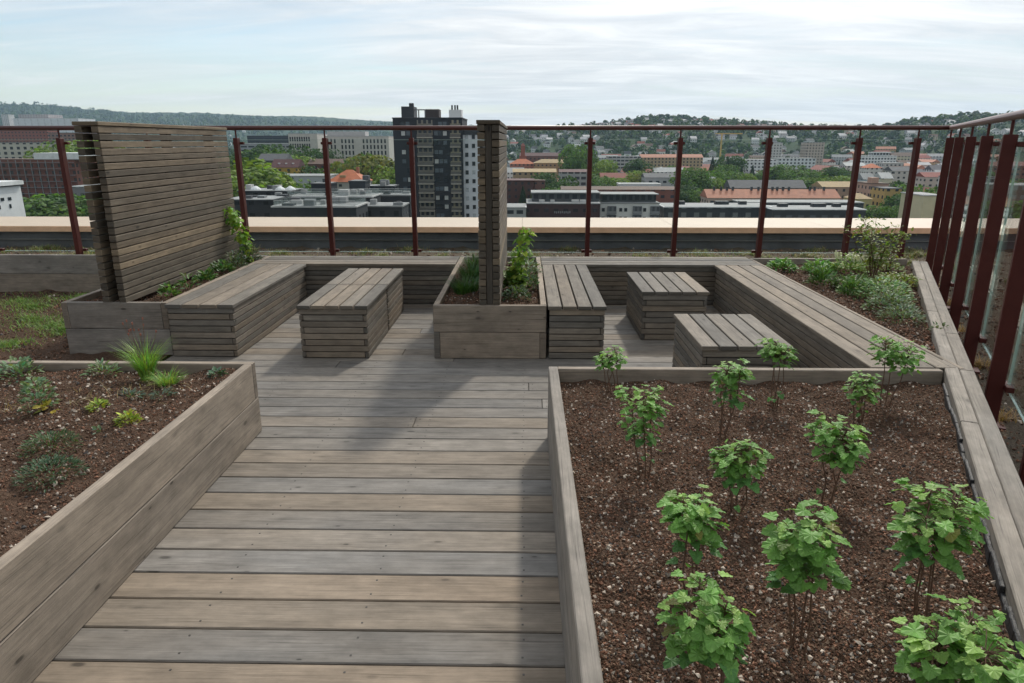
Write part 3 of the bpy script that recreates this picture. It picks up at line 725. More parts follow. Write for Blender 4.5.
for u_ in (417.5, 424): boxpart(t, 'pergola_post', (px(u_), -d_/2+3, h_+1.4), (.35, .35, 2.4), M_GREYP)
boxpart(t, 'plant_room', (px(454.8), -d_/2+4, h_+1.4), (12.5*k, 5, 2.6), M_WHITE)
for u_ in (451, 454, 456.5): boxpart(t, 'antenna', (px(u_), -d_/2+4, h_+3.4), (.5, .5, 1.6), M_DK)
boxpart(t, 'vent', (px(410), -d_/2+4, h_+4.3), (1.4, 1.4, 1.0), M_DK)
# --- white tower beside it
t = bld('residential_tower', 'white rendered apartment tower with small square windows beside the charcoal tower', 462.5, 496, 127, D+2, 17, wmat((.62, .64, .68), False), 'flat', 'dark')
w_, h_, d_ = dims(t); px = lambda u: (u-479.2)*w_/33.5; zt = lambda v: h_-(v-127)*k
boxpart(t, 'parapet_band', (0, -d_/2-.1, h_-1.2), (w_+.06, .3, 2.4), M_DK)
md = boxmesh((1.0, .12, 1.3), M_PANE); ml = boxmesh((1.0, .12, 1.3), M_PGLASS)
for i_ in range(10):
    for u_ in (466.3, 473.2, 481, 488): shared(t, 'window', (px(u_), -d_/2-.07, zt(136.5+8.7*i_)), ml if random.random() < .25 else md)
# --- white office building
t = bld('office_building', 'long white office block with tall narrow window fins behind the trees', 318, 388.5, 136.5, 520, 30, wmat((.5, .48, .44), False), 'flat', 'pale')
w_, h_, d_ = dims(t); md = boxmesh((1.15, .15, 2.9), M_PANE); k = 520/718.
for f_ in range(5):
    for c_ in range(19):
        if c_ in (0, 5, 10, 11): continue
        shared(t, 'window', (-w_/2+1.6+c_*(w_-3)/18.5, -d_/2-.08, h_-3.2-f_*4.1), md)
boxpart(t, 'roof_house', (-w_*.15, 2, h_+1.9), (w_*.55, 12, 3.6), wmat((.42, .41, .4), False))
t = bld('office_building', 'white office wing with rows of close vertical windows left of the long white office block', 288, 317, 134, 500, 26, wmat((.5, .48, .44), False), 'flat', 'pale')
w_, h_, d_ = dims(t); md = boxmesh((1.0, .15, 3.0), M_PANE)
for f_ in range(5):
    for c_ in range(9): shared(t, 'window', (-w_/2+1.3+c_*1.65, -d_/2-.08, h_-3.4-f_*4.6), md)
# --- white apartments behind the parapet
t = bld('apartment_block', 'white low apartment block with dark balconies and a grey set-back top storey', 600.5, 659.5, 203.5, 240, 13, wmat((.6, .6, .58), False), 'flat', 'grey')
w_, h_, d_ = dims(t); k = 240/718.; px = lambda u: (u-630)*w_/59
bm_ = boxmesh((9.0*k, 1.2, 2.6), wmat((.05, .055, .065), True, 1.5, .5, .5, (.14, .15, .16))); md = boxmesh((1.0, .12, 1.2), M_PANE); br = boxmesh((9.4*k, .1, 1.0), M_GREYP)
for f_ in range(4):
    z = h_-2.2-f_*2.95
    for u_ in (612, 637.5, 655): shared(t, 'balcony', (px(u_), -d_/2-.05, z), bm_); shared(t, 'balcony_rail', (px(u_), -d_/2-.75, z-.85), br)
    for u_ in (603.5, 621, 626, 645): shared(t, 'window', (px(u_), -d_/2-.07, z+.1), md)
boxpart(t, 'top_storey', (0, 1.2, h_+1.5), (w_-1.5, d_-3, 2.6), wmat((.05, .058, .062), True, 2.2, .6, .6, (.015, .02, .024)))
boxpart(t, 'top_roof', (0, .8, h_+2.95), (w_, d_-1.6, .25), RM['grey'])
# --- named buildings of the middle distance: name, label, u0,u1,vtop,D,depth,wall,(roof kind, mat, height), rz
BR, BRD = (.085, .035, .03), (.05, .024, .026)
NB = [
 ('apartment_block', 'cream apartment row with dark square windows at the far left behind the railing', -45, 60, 143, 430, 14, wmat((.5, .48, .42), True, 4.2, .45, .55), 'flat', 'grey', 3),
 ('apartment_block', 'long red-brick row with a dark roofline near the left edge below the handrail', -70, 47, 130.5, 700, 18, wmat((.22, .08, .055), True, 3.5, .4, .4), 'flat', 'dark', 3),
 ('apartment_block', 'dull brown block with a flat roof at the left edge of the large screen', 48, 100, 133, 640, 18, wmat((.2, .12, .09), True, 3.6, .5, .45), 'flat', 'slate', 3),
 ('factory_building', 'white industrial hall under the wooded hill at far left', 13, 78, 118.5, 1500, 60, wmat((.6, .62, .64), True, 14, .2, .15), 'flat', 'white', 3),
 ('factory_building', 'pinkish-grey upper hall standing on the white industrial site at far left', 18, 48, 114.5, 1590, 50, wmat((.42, .38, .38), True, 6, .5, .3), 'flat', 'pale', 3),
 ('apartment_tower', 'small pale tower at the extreme left under the wooded hill', 1, 8, 114.5, 1700, 20, wmat((.55, .55, .55), True, 4, .4, .4), 'flat', 'pale', 3),
 ('brick_building', 'scaffolded red-brick building with a long grey-brown roof edge at far left', -80, 74, 160, 300, 16, wmat((.2, .075, .055), True, 3.0, .42, .5, (.06, .05, .05)), 'flat', 'brown', 2),
 ('brick_building', 'low grey building with a white canopy roof behind the left screen edge', 70, 128, 187, 255, 14, wmat((.2, .2, .21), True, 3, .5, .3), 'flat', 'white', 3),
 ('white_building', 'bright white corner building with three small windows at the extreme left', -130, -32, 190, 150, 16, wmat((.7, .71, .73), False), 'flat', 'slate', 3),
 ('office_building', 'black glazed office block with white bands beyond the trees right of the left screen', 247, 289, 136, 650, 30, wmat((.03, .036, .05), True, 8, .9, .35, (.01, .014, .022)), 'flat', 'dark', 3),
 ('office_building', 'low white-roofed hall in front of the black glazed office', 240, 290, 143.5, 560, 26, wmat((.28, .29, .31), True, 6, .8, .4), 'flat', 'white', 3),
 ('house', 'yellow house with a maroon tiled roof and white skylights', 271, 297, 167.5, 330, 12, wmat((.42, .27, .055), True, 4, .3, .3), 'gable', 'maroon', 3.6),
 ('house', 'dark slate-roofed house behind the yellow house', 258, 285, 160.5, 350, 12, wmat((.1, .08, .07), True, 4, .3, .3), 'gable', 'slate', 3.2),
 ('house', 'house with a bright orange tiled roof in front of the willow trees', 327, 364, 182, 262, 14, wmat((.4, .38, .35), True, 4, .3, .3), 'hip', 'orange', 4.2),
 ('brick_building', 'low brown-red brick building below the white office block', 308, 345, 164, 370, 14, wmat((.13, .055, .042), True, 4, .4, .4), 'gable', 'brown', 2.5),
 ('warehouse', 'pale grey flat-roofed warehouse in front of the yellow house', 265, 326, 176.5, 272, 18, wmat((.42, .45, .48), True, 9, .3, .2), 'flat', 'pale', 3),
 ('apartment_block', 'dark brick apartment block with a paler right end just right of the middle screen', 500, 534, 181, 330, 18, wmat(BR, True, 3, .35, .4), 'flat', 'maroon', 2),
 ('apartment_block', 'light brick gable-end block adjoining the dark brick apartments', 534.5, 545, 181, 331, 18, wmat((.16, .075, .06), True, 3.4, .3, .3), 'flat', 'brown', 2),
 ('apartment_block', 'long dark brick building with white terrace edging behind the parapet', 527, 600, 204, 230, 18, wmat(BRD, True, 3.2, .5, .35, (.02, .02, .025)), 'flat', 'grey', 2),
 ('terrace_block', 'low pale stepped terrace block with grassed roofs beside the middle screen', 498, 526, 208, 224, 14, wmat((.35, .36, .36), True, 3, .7, .4), 'flat', 'pale', 2),
 ('apartment_block', 'grey-white apartment block with banded balconies and a pink roof edge', 560, 589, 172, 380, 16, wmat((.3, .31, .31), True, 3.4, .75, .5), 'gable', 'maroon', 1.2),
 ('brick_building', 'long thin red-brown roofed building behind the white apartments', 562, 676, 189.5, 290, 12, wmat((.2, .075, .055), True, 4, .4, .4), 'gable', 'brown', 1.0),
 ('apartment_block', 'flat white block half hidden by trees above the red-brown roof', 620, 661, 184.5, 350, 12, wmat((.58, .6, .62), True, 5, .5, .4), 'flat', 'white', 1),
 ('row_houses', 'stretch of ochre houses with salmon roof right of the grey block', 641, 703, 157.5, 690, 14, wmat((.36, .27, .16), True, 3.4, .4, .5), 'gable', 'salmon', 3),
 ('apartment_block', 'grey balcony block with a flat roof in the middle of the town', 608, 641, 156.5, 620, 14, wmat((.36, .36, .36), True, 3.6, .8, .45), 'flat', 'pale', 2),
 ('row_houses', 'row of bright red and salmon roofed houses left of the poplar', 510, 534, 164, 600, 14, wmat((.32, .12, .08), True, 3.4, .4, .4), 'hip', 'orange', 4),
 ('row_houses', 'ochre roofed row behind the brick block right of the middle screen', 534, 572, 163, 590, 14, wmat((.34, .2, .1), True, 3.4, .4, .4), 'hip', 'ochre', 3),
 ('row_houses', 'flat yellow-beige roofed row directly behind the dark brick apartments', 513, 556, 172, 430, 14, wmat((.3, .22, .13), True, 3.4, .4, .4), 'gable', 'ochre', 1.8),
 ('row_houses', 'red tiled terrace in the trees above the white flat block', 601, 633, 178, 450, 12, wmat((.38, .2, .13), True, 3.4, .4, .4), 'gable', 'red', 3),
 ('house', 'low row of pale grey houses with slate roofs behind the white flat block', 645, 678, 177.5, 400, 12, wmat((.42, .43, .45), True, 4, .5, .4), 'gable', 'slate', 2.2),
 ('tower_house', 'slim white gabled house standing among the tall green trees', 708.5, 717, 181, 380, 8, wmat((.62, .64, .66), True, 4, .35, .5), 'gable', 'pale', 2),
 ('row_houses', 'very long building with a salmon tiled roof and small dark chimneys', 708, 840, 198, 300, 13, wmat((.45, .36, .3), True, 4, .4, .4), 'gable', 'salmon', 3.3),
 ('row_houses', 'long dark slate roof behind the salmon tiled roof', 731, 806, 188, 352, 13, wmat((.2, .17, .16), True, 4, .4, .4), 'gable', 'slate', 3.6),
 ('office_building', 'low charcoal building with white flat roof strips below the salmon roof', 664, 772, 207.5, 246, 16, wmat((.035, .04, .045), True, 4.5, .4, .55, (.16, .17, .17)), 'flat', 'white', 1),
 ('office_building', 'low dark building with a double white roof line at the right of the salmon roof', 773, 866, 210, 240, 15, wmat((.04, .045, .05), True, 4, .5, .4, (.1, .11, .12)), 'flat', 'white', 1),
 ('office_building', 'dark glazed upper strip with a thin pale roof in front of the salmon roof', 742, 864, 203, 262, 12, wmat((.06, .068, .075), True, 2.4, .6, .5), 'flat', 'pale', 1),
 ('apartment_block', 'white apartment row with stepped fronts among dark conifers', 738, 778, 160, 640, 14, wmat((.62, .63, .64), True, 3.4, .45, .5), 'flat', 'pale', 1),
 ('apartment_block', 'white and teal apartment row at the foot of the beige slab tower', 779, 816, 158.5, 655, 14, wmat((.58, .62, .63), True, 3.4, .5, .5), 'flat', 'pale', 1),
 ('apartment_tower', 'pale grey slab tower left of the beige slab tower', 772, 783, 143, 800, 16, wmat((.5, .49, .48), True, 3.2, .4, .45), 'flat', 'pale', 1),
 ('apartment_tower', 'beige slab tower with rows of small windows on the green slope', 807.5, 825, 142.5, 790, 18, wmat((.42, .36, .31), True, 3.2, .4, .45), 'flat', 'pale', 1),
 ('apartment_block', 'pink rendered building with a taller stair gable behind the railing', 871, 889, 184, 300, 13, wmat((.45, .28, .22), True, 3.2, .35, .45), 'flat', 'brown', 1),
 ('apartment_block', 'mustard yellow corner building with dark windows and a flat roof', 885, 902, 189, 288, 13, wmat((.45, .31, .12), True, 3.4, .4, .45), 'flat', 'slate', 1),
 ('row_houses', 'tan building with a long pinkish roof left of the pink gable', 823, 872, 187, 330, 13, wmat((.33, .24, .18), True, 3.6, .3, .4), 'gable', 'ochre', 2.2),
 ('house', 'small bright yellow house between two posts above the parapet', 855, 872, 199, 285, 10, wmat((.5, .42, .2), True, 4, .3, .3), 'hip', 'ochre', 2),
 ('apartment_block', 'plain cream end wall rising right behind the last back-row post', 924, 944, 196, 215, 13, wmat((.55, .5, .33), False), 'flat', 'pale', 1),
 ('villa', 'white modern stepped villa with wide glazing at the edge of the wood', 863, 897, 156, 700, 14, wmat((.66, .67, .68), True, 3, .6, .5), 'flat', 'white', 1),
 ('house', 'pale blue gabled house in the cluster right of the fourth post', 864, 875, 179.5, 370, 10, wmat((.42, .5, .55), True, 5, .3, .3), 'gable', 'grey', 3),
 ('house', 'cream gabled house beside the pale blue house', 882, 893, 178.5, 380, 10, wmat((.55, .52, .4), True, 5, .3, .3), 'gable', 'pale', 3),
 ('row_houses', 'white row with red roofs near the right end of the town', 893, 912, 171, 450, 12, wmat((.5, .48, .45), True, 3.4, .4, .4), 'gable', 'slate', 2.5),
 ('house', 'white plastered house with an orange roof below the white modern villa', 868, 882, 168, 520, 12, wmat((.56, .55, .53), True, 3.4, .4, .4), 'hip', 'orange', 3),
 ('row_houses', 'long white house with grey roof above the pink building', 846, 866, 166, 560, 12, wmat((.52, .5, .48), True, 3.4, .4, .4), 'gable', 'pale', 2.5),
 ('apartment_block', 'grey flat-roofed block right of the white plastered house', 884, 904, 163, 600, 14, wmat((.46, .45, .44), True, 3.4, .5, .4), 'flat', 'pale', 2),
 ('house', 'house with a bright red roof near the slanting railing', 925, 945, 177, 420, 12, wmat((.45, .4, .35), True, 4, .4, .4), 'gable', 'red', 2.5),
 ('apartment_block', 'white terraced block seen through the slanting railing', 958, 1003, 178, 300, 14, wmat((.58, .58, .58), True, 3.4, .6, .45), 'flat', 'slate', 1),
 ('apartment_block', 'brown balcony block seen at the right edge through the glass', 1002, 1060, 186, 250, 14, wmat((.22, .16, .12), True, 3.4, .6, .45, (.3, .29, .27)), 'flat', 'pale', 1),
 ('row_houses', 'row with dull red roof high behind the slanting railing', 985, 1060, 166, 430, 14, wmat((.28, .14, .1), True, 3.4, .5, .4), 'gable', 'red', 2.4),
 ('church', 'slender red-brick tower with a stepped base in the trees', 521, 525, 146, 680, 5, wmat((.26, .075, .045), False), 'hip', 'red', 2.5),
 ('brick_building', 'reddish brick hall with white gables at the foot of the brick tower', 520, 562, 156, 690, 14, wmat((.17, .075, .06), True, 4, .4, .4), 'gable', 'maroon', 3),
]
NT_ = {}
for (nm, lb, u0, u1, vt, D, dp, wl_, rk, rm, rh) in NB:
    NT_[lb] = bld(nm, lb, u0, u1, vt, D, dp, wl_, rk, rm, rh)
# details on some of them
t = NT_['bright white corner building with three small windows at the extreme left']; w_, h_, d_ = dims(t); k = 150/718.
zt = lambda v: h_-(v-190)*k
boxpart(t, 'upper_roof', (-3.5, 1.5, h_+2.4), (w_-6, d_-3, 3.0), M_WHITE); boxpart(t, 'canopy', (.3, 0, h_+.75), (w_+.8, d_+.8, .9), RM['white'])
mws, mwt = boxmesh((.12, 1.0, .7), M_PANE), boxmesh((.12, .6, .9), M_PANE)
for y_ in (-5.5, -3.2, -.9, 1.4, 3.7): shared(t, 'window', (w_/2+.05, y_, zt(203)), mws)
for y_ in (-3.5, 0, 3.5): shared(t, 'window', (w_/2+.05, y_, zt(211)), mwt)
t = NT_['scaffolded red-brick building with a long grey-brown roof edge at far left']; w_, h_, d_ = dims(t); k = 300/718.
boxpart(t, 'white_roof_sheet', (w_/2-15*k, 0, h_+1.6), (52*k, d_, 2.6), RM['white'])
mp_ = boxmesh((.2, .2, 20), M_GREYP)
for c_ in range(12): shared(t, 'scaffold_pole', (w_/2-2-c_*3.2, -d_/2-1.4, h_-10), mp_)
for f_ in range(7): shared(t, 'scaffold_deck', (w_/2-19, -d_/2-1, h_-1-f_*2.6), boxmesh((38, 1.1, .14), M_GREYP))
t = NT_['yellow house with a maroon tiled roof and white skylights']; w_, h_, d_ = dims(t)
for x_ in (-3, .3, 3.6): shared(t, 'skylight', (x_, -d_*.27, h_+1.75), boxmesh((.9, .9, .5), RM['white']))
t = NT_['house with a bright orange tiled roof in front of the willow trees']; w_, h_, d_ = dims(t)
boxpart(t, 'chimney', (3, 1, h_+4), (1, 1, 2.2), RM['salmon']); boxpart(t, 'dormer', (-1.5, -4, h_+1.7), (2.2, 1.6, 1.3), RM['ochre'])
t = NT_['very long building with a salmon tiled roof and small dark chimneys']; w_, h_, d_ = dims(t)
ch_ = boxmesh((.8, .8, 1.7), RM['dark'])
for x_ in (-24, -21, -18.5, -16, -8, -5, 1, 3, 5.5, 8, 17, 19, 23): shared(t, 'chimney', (x_, -.8, h_+3.5), ch_)
t = NT_['long dark brick building with white terrace edging behind the parapet']; w_, h_, d_ = dims(t)
boxpart(t, 'top_storey', (1, 3, h_+1.7), (w_*.94, d_-7, 2.8), wmat((.075, .08, .085), True, 2.6, .6, .5)); boxpart(t, 'top_roof', (1, 2.6, h_+3.2), (w_*.97, d_-5.6, .3), RM['grey'])
for x_, s_ in ((-7, 1.2), (-3.5, .9), (4, 1.6), (6.5, 1.3)): boxpart(t, 'roof_unit', (x_, -6.5, h_+.7), (s_*1.5, s_, .9), RM['pale'])
mq = MB()
for f_ in range(9): mq.box((-2.8+f_*.62, -d_/2-.06, h_-2.6-(f_ % 2)*.1), (.34, .08, .7))
mq.build('wall_lettering', plain('grey_sign_strokes', (.22, .22, .23), .6), t)
for lb in ('low charcoal building with white flat roof strips below the salmon roof', 'low dark building with a double white roof line at the right of the salmon roof'):
    t = NT_[lb]; w_, h_, d_ = dims(t)
    for x_, s_ in ((-.3*w_, 2), (.1*w_, 3), (.3*w_, 1.6)): boxpart(t, 'roof_unit', (x_, 1.5, h_+.9), (s_*1.6, 2.2, 1.2), M_DK)
t = NT_['slender red-brick tower with a stepped base in the trees']; w_, h_, d_ = dims(t)
boxpart(t, 'tower_base', (0, 0, (h_-9)/2), (w_*1.8, d_*1.8, h_-9), wmat((.26, .075, .045), False))
t = NT_['pink rendered building with a taller stair gable behind the railing']; w_, h_, d_ = dims(t)
boxpart(t, 'stair_gable', (-w_*.28, -d_/2+2, h_+1.3), (w_*.4, 3.6, 2.6), wmat((.45, .28, .22), False))
t = NT_['white modern stepped villa with wide glazing at the edge of the wood']; w_, h_, d_ = dims(t)
boxpart(t, 'upper_storey', (w_*.1, 2, h_+1.7), (w_*.5, d_-4, 3), wmat((.66, .67, .68), True, 3, .7, .6)); boxpart(t, 'canopy', (w_*.12, 1, h_+3.4), (w_*.6, d_-2, .35), RM['white'])
# --- dark terraced complex in front (left of the tower)
CG = 'dark terraced apartment complex'
def dark(label, u0, u1, vt, D, dp, rail=None, rm='dark'):
    t = bld('terraced_block', label, u0, u1, vt, D, dp, wmat((.026, .03, .037), True, 3.2, .35, .4, (.012, .015, .02)), 'flat', rm, group=CG); w_, h_, d_ = dims(t)
    if rail:
        for sy in (-1, 1): boxpart(t, 'glass_rail', (0, sy*(d_/2-.3), h_+.85), (w_-.6, .06, 1.0), M_PGLASS)
        for sx_ in (-1, 1): boxpart(t, 'glass_rail', (sx_*(w_/2-.3), 0, h_+.85), (.06, d_-.7, 1.0), M_PGLASS)
        for sy in (-1, 1): boxpart(t, 'rail_top', (0, sy*(d_/2-.3), h_+1.4), (w_-.5, .09, .07), RM['pale'])
    rg = random.Random(label)
    for _ in range(int(w_*d_/26)):
        sz = (rg.uniform(.8, 2.6), rg.uniform(.8, 2.2), rg.uniform(.4, 1.5)); boxpart(t, 'roof_unit', (rg.uniform(-.42, .42)*w_, rg.uniform(-.4, .4)*d_, h_+.3+sz[2]/2), sz, rg.choice([M_DK, RM['grey'], RM['pale'], RM['slate'], M_GREYP]))
    for q_ in range(2): boxpart(t, 'roof_edge_strip', (0, (-.1+.33*q_)*d_, h_+.36), (w_*rg.uniform(.6, .95), .35, .12), rg.choice([RM['pale'], RM['white'], RM['grey']]))
    return t
dark('lowest dark flat-roofed block with a pale glass-railed roof terrace just above the parapet', 272, 356, 207.5, 146, 11, True, 'pale')
dark('plain black block left of the glass-railed roof terrace', 222, 273, 201, 152, 12)
t = dark('black block carrying small white roof domes behind the plain black block', 238, 292, 192, 172, 10); w_, h_, d_ = dims(t)
for x_ in (-.25, .2, .4):
    mb = MB()
    for a_ in range(4): mb.tube([(0, 0, .25*a_), (0, 0, .25*a_+.25)], 1.3*math.cos(a_*.36), 10, r2=1.3*math.cos((a_+1)*.36))
    o = mb.build('roof_dome', RM['white'], t); o.location = (x_*w_, -2, h_+.3)
dark('upper black box in the middle of the dark terraced complex', 311, 330, 184.5, 186, 7)
dark('small black box below the orange tiled roof', 349, 365, 182, 190, 6)
dark('long dark block with a second glass-railed terrace behind the lowest terrace', 286, 372, 197.5, 168, 10, True, 'pale')
dark('dark wing with a grey sloping roof edge running towards the charcoal tower', 345, 410, 196, 182, 8, True, 'grey')
dark('low dark glazed wing with a bright metal eave beside the charcoal tower', 355, 402, 207, 158, 9, None, 'grey')
dark('black roof block in front of the willow trees left of the tower', 366, 394, 187, 196, 7)
# --- construction crane
p = at(722, 134, 900); z = float(terrain(p[0], p[1])); cr = empty('tower_crane', (p[0], p[1], z), 'yellow tower crane far off below the wooded hillside', 'crane'); hh = p[2]-z
My = plain('crane_yellow', (.5, .33, .08), .6)
boxpart(cr, 'mast', (0, 0, hh/2), (1.6, 1.6, hh), My); boxpart(cr, 'jib', (9, 2, hh+.5), (34, 1.2, 1.2), My); boxpart(cr, 'counterweight', (-7, 2, hh-.8), (2, 1.5, 1.6), RM['grey'])
# --- scattered houses (shared meshes)
HV = [('white', (.68, .68, .68), 'slate'), ('white', (.70, .69, .66), 'red'), ('cream', (.52, .46, .34), 'brown'), ('pale grey', (.42, .43, .45), 'grey'), ('ochre', (.42, .27, .13), 'salmon'), ('red', (.22, .06, .045), 'slate'), ('white', (.66, .66, .66), 'pale')]
def house_data(col, rm, w_, d_, h_, rh):
    mb = MB(); mb.box((0, 0, h_/2-2), (w_, d_, h_+4), wall=True); o = mb.build('w', wmat(col, True, 3.2, .4, .45)); a = o.data; bpy.data.objects.remove(o)
    mb = MB(); mb.gable(w_, d_, h_, rh); o = mb.build('r', RM[rm]); b = o.data; bpy.data.objects.remove(o); return a, b
HD = {}
for i_, (cn, col, rm) in enumerate(HV):
    HD[i_, 0] = house_data(col, rm, 11, 9, 6, 3.2); HD[i_, 1] = house_data(col, rm, 24, 11, 10, 3.0)
def free(x, y, r):
    return all((x-a)**2+(y-b)**2 > (r+c)**2 for a, b, c in occ)
RN = {'slate': 'slate', 'red': 'red', 'brown': 'brown', 'grey': 'grey', 'salmon': 'salmon', 'pale': 'pale grey'}
def scatter(n, umin, umax, rmin, rmax, kinds, big, where, nm, group, gap=8, pw=1.0):
    c_ = 0; tries = 0
    while c_ < n and tries < n*60:
        tries += 1; u = random.uniform(umin, umax); D = rmin+(rmax-rmin)*random.random()**pw; x = (u-VX)/718*D; y = D
        if not free(x, y, gap): continue
        occ.append((x, y, gap)); i_ = random.choice(kinds); cn, col, rm = HV[i_]
        o = empty(nm, (x, y, float(terrain(x, y))), f'{cn} {"block" if big else "house"} with {RN[rm]} roof {where}', 'house' if not big else 'building', group, random.uniform(-.5, .5)+random.choice([0, 0, PI/2]))
        s_ = random.uniform(.8, 1.25); o.scale = (s_, s_, random.uniform(.85, 1.2))
        a, b = HD[i_, big]; link('wall', a, o); link('roof', b, o); c_ += 1
scatter(240, 500, 1030, 1000, 1640, [0, 0, 0, 1, 3, 6, 6, 2], 0, 'among trees on the near hillside', 'hillside_house', 'houses on the near hillside', 9)
scatter(130, 500, 890, 1500, 1690, [0, 0, 1, 3, 6, 6], 0, 'along the hilltop skyline', 'hillside_house', 'houses along the hilltop', 8)
scatter(110, 490, 1010, 520, 980, [0, 1, 2, 3, 4, 6], 1, 'in the town below the hillside', 'town_block', 'town blocks below the hillside', 12)
scatter(125, 500, 960, 330, 680, [0, 1, 2, 3, 4, 5], 0, 'between the trees of the town', 'town_house', 'houses in the town', 6.5)
scatter(40, 838, 940, 380, 820, [0, 1, 1, 3, 4, 6], 0, 'in the dense cluster right of the town', 'town_house', 'houses in the right-hand cluster', 7)
scatter(26, -60, 392, 650, 1500, [0, 3, 4, 6, 5], 1, 'on the flat ground before the wooded ridge', 'town_block', 'blocks before the wooded ridge', 20)
scatter(60, 60, 440, 2300, 3600, [0, 0, 3, 6, 6], 0, 'speckled over the lower slope of the far ridge', 'far_house', 'tiny houses under the far ridge', 12)
scatter(16, 60, 250, 1900, 2600, [0, 3, 6], 1, 'at the foot of the far ridge', 'far_block', 'blocks under the far ridge', 20)
# ---- individual trees
TG = 'trees of the town'
for u, v, D, k_, wf in [(252, 159, 235, 'light', 1.5), (243, 168, 222, 'light', 1.3), (265, 170, 240, 'mid', 1.2), (258, 178, 215, 'light', 1.1)]:
    utree(u, v, D, k_, 'big round yellow-green tree right of the large left screen', 'round trees beside the left screen', wf)
for u, v, D, k_ in [(242, 148, 400, 'dark'), (252, 150, 410, 'mid'), (264, 147, 420, 'mid'), (276, 145, 430, 'dark'), (284, 149, 400, 'mid'), (291, 157, 380, 'light'), (296, 163, 350, 'mid'), (303, 166, 340, 'dark')]:
    utree(u, v, D, k_, 'green tree in the clump below the black glazed office', 'trees below the glazed office', 1.2)
for u, v, D, k_ in [(322, 149, 480, 'dark'), (354, 153, 330, 'mid'), (347, 163, 345, 'mid'), (362, 157, 340, 'light')]:
    utree(u, v, D, k_, 'green tree in front of the white office block', 'trees before the white office', .9)
for u, v, D, k_ in [(370, 156, 305, 'olive'), (376, 154, 310, 'olive'), (383, 160, 300, 'olive'), (391, 166, 290, 'light'), (394, 175, 285, 'mid')]:
    utree(u, v, D, k_, 'yellowish willow-like tree left of the charcoal tower', 'willow-like trees by the tower', 1.0)
for u in range(20, 96, 9):
    utree(u+random.uniform(-2, 2), 197+random.uniform(-1, 3), 196+random.uniform(-8, 8), random.choice(['mid', 'mid', 'dark']), 'bushy green tree in the hedge-like row behind the parapet at left', 'tree row at left', 1.6)
for u, v, D in [(79, 141, 420), (84, 147, 400), (90, 143, 430), (60, 148, 415), (70, 150, 390)]: utree(u, v, D, 'light', 'pale green tree beside the cream apartment row at left', 'trees by the cream row', 1.3)
for u, v, D, k_ in [(575, 145, 480, 'mid'), (577, 150, 470, 'mid'), (570, 155, 475, 'mid')]: utree(u, v, D, k_, 'tall poplar-like green tree standing free in the middle of the town', 'poplars', .7)
for u, v, D, k_ in [(549, 173, 345, 'dark'), (553, 180, 335, 'dark'), (557, 187, 320, 'mid'), (547, 190, 312, 'dark'), (523, 186, 322, 'cone')]: utree(u, v, D, k_, 'dark green tree at the right end of the dark brick apartments', 'trees by the dark brick apartments', 1.1)
for u, v, D, k_ in [(593, 172, 400, 'mid'), (597, 178, 390, 'mid'), (612, 176, 400, 'mid'), (618, 178, 390, 'light'), (605, 184, 370, 'dark'), (640, 171, 430, 'light'), (646, 174, 420, 'olive'), (596, 163, 500, 'light'), (603, 160, 520, 'light'), (634, 158, 560, 'dark'), (586, 158, 540, 'dark')]: utree(u, v, D, k_, 'green tree around the red tiled terrace', 'trees around the red terrace', 1.2)
for u, v, D, k_ in [(692, 171, 375, 'mid'), (698, 168, 380, 'mid'), (704, 173, 370, 'mid'), (688, 182, 350, 'dark'), (695, 185, 340, 'dark'), (701, 190, 325, 'mid'), (682, 188, 330, 'dark'), (720, 178, 372, 'light'), (727, 172, 400, 'mid')]: utree(u, v, D, k_, 'full green tree by the slim white gabled house', 'trees by the slim white house', 1.1)
for u, v, D, k_ in [(713, 157, 520, 'cone'), (728, 158, 540, 'cone'), (733, 156, 560, 'dark'), (742, 166, 520, 'cone'), (753, 165, 500, 'cone'), (768, 166, 500, 'dark'), (725, 165, 470, 'mid'), (738, 172, 450, 'mid'), (746, 174, 440, 'light'), (757, 173, 450, 'mid')]: utree(u, v, D, k_, 'dark conifer or green tree below the white apartment row', 'trees below the white apartments', 1.0)
for u, v, D, k_ in [(780, 166, 450, 'dark'), (787, 165, 440, 'mid'), (794, 167, 430, 'dark'), (800, 170, 420, 'mid'), (812, 172, 420, 'mid'), (806, 178, 390, 'mid'), (818, 178, 400, 'light'), (828, 166, 500, 'dark'), (836, 168, 520, 'dark'), (845, 171, 520, 'mid'), (838, 176, 420, 'light'), (850, 176, 440, 'mid')]: utree(u, v, D, k_, 'green tree before the beige slab tower and its white row', 'trees before the slab tower', 1.3)
for u, v, D, k_ in [(880, 206, 262, 'mid'), (884, 210, 255, 'mid'), (873, 211, 258, 'dark'), (908, 195, 260, 'dark'), (914, 192, 265, 'mid'), (919, 198, 250, 'dark'), (910, 205, 245, 'mid'), (921, 186, 290, 'mid'), (907, 181, 310, 'dark')]: utree(u, v, D, k_, 'green tree beside the mustard yellow corner building', 'trees by the yellow building', 1.1)
for u, v, D, k_ in [(1010, 200, 240, 'mid'), (985, 172, 390, 'mid'), (1000, 176, 350, 'dark'), (1030, 180, 330, 'mid'), (955, 184, 330, 'mid'), (965, 168, 430, 'dark')]: utree(u, v, D, k_, 'green tree seen through the slanting glass railing', 'trees behind the slanting railing', 1.2)
c_ = 0
while c_ < 45:
    u = random.uniform(500, 1000); D = 400+480*random.random(); x = (u-VX)/718*D
    if not free(x, D, 4): continue
    occ.append((x, D, 3)); c_ += 1
    tree(x, D, random.uniform(8, 14), random.choice(['dark', 'mid', 'mid', 'light', 'cone']), 'town tree scattered between the houses below the hillside', 'trees between the town houses', random.uniform(.9, 1.3))
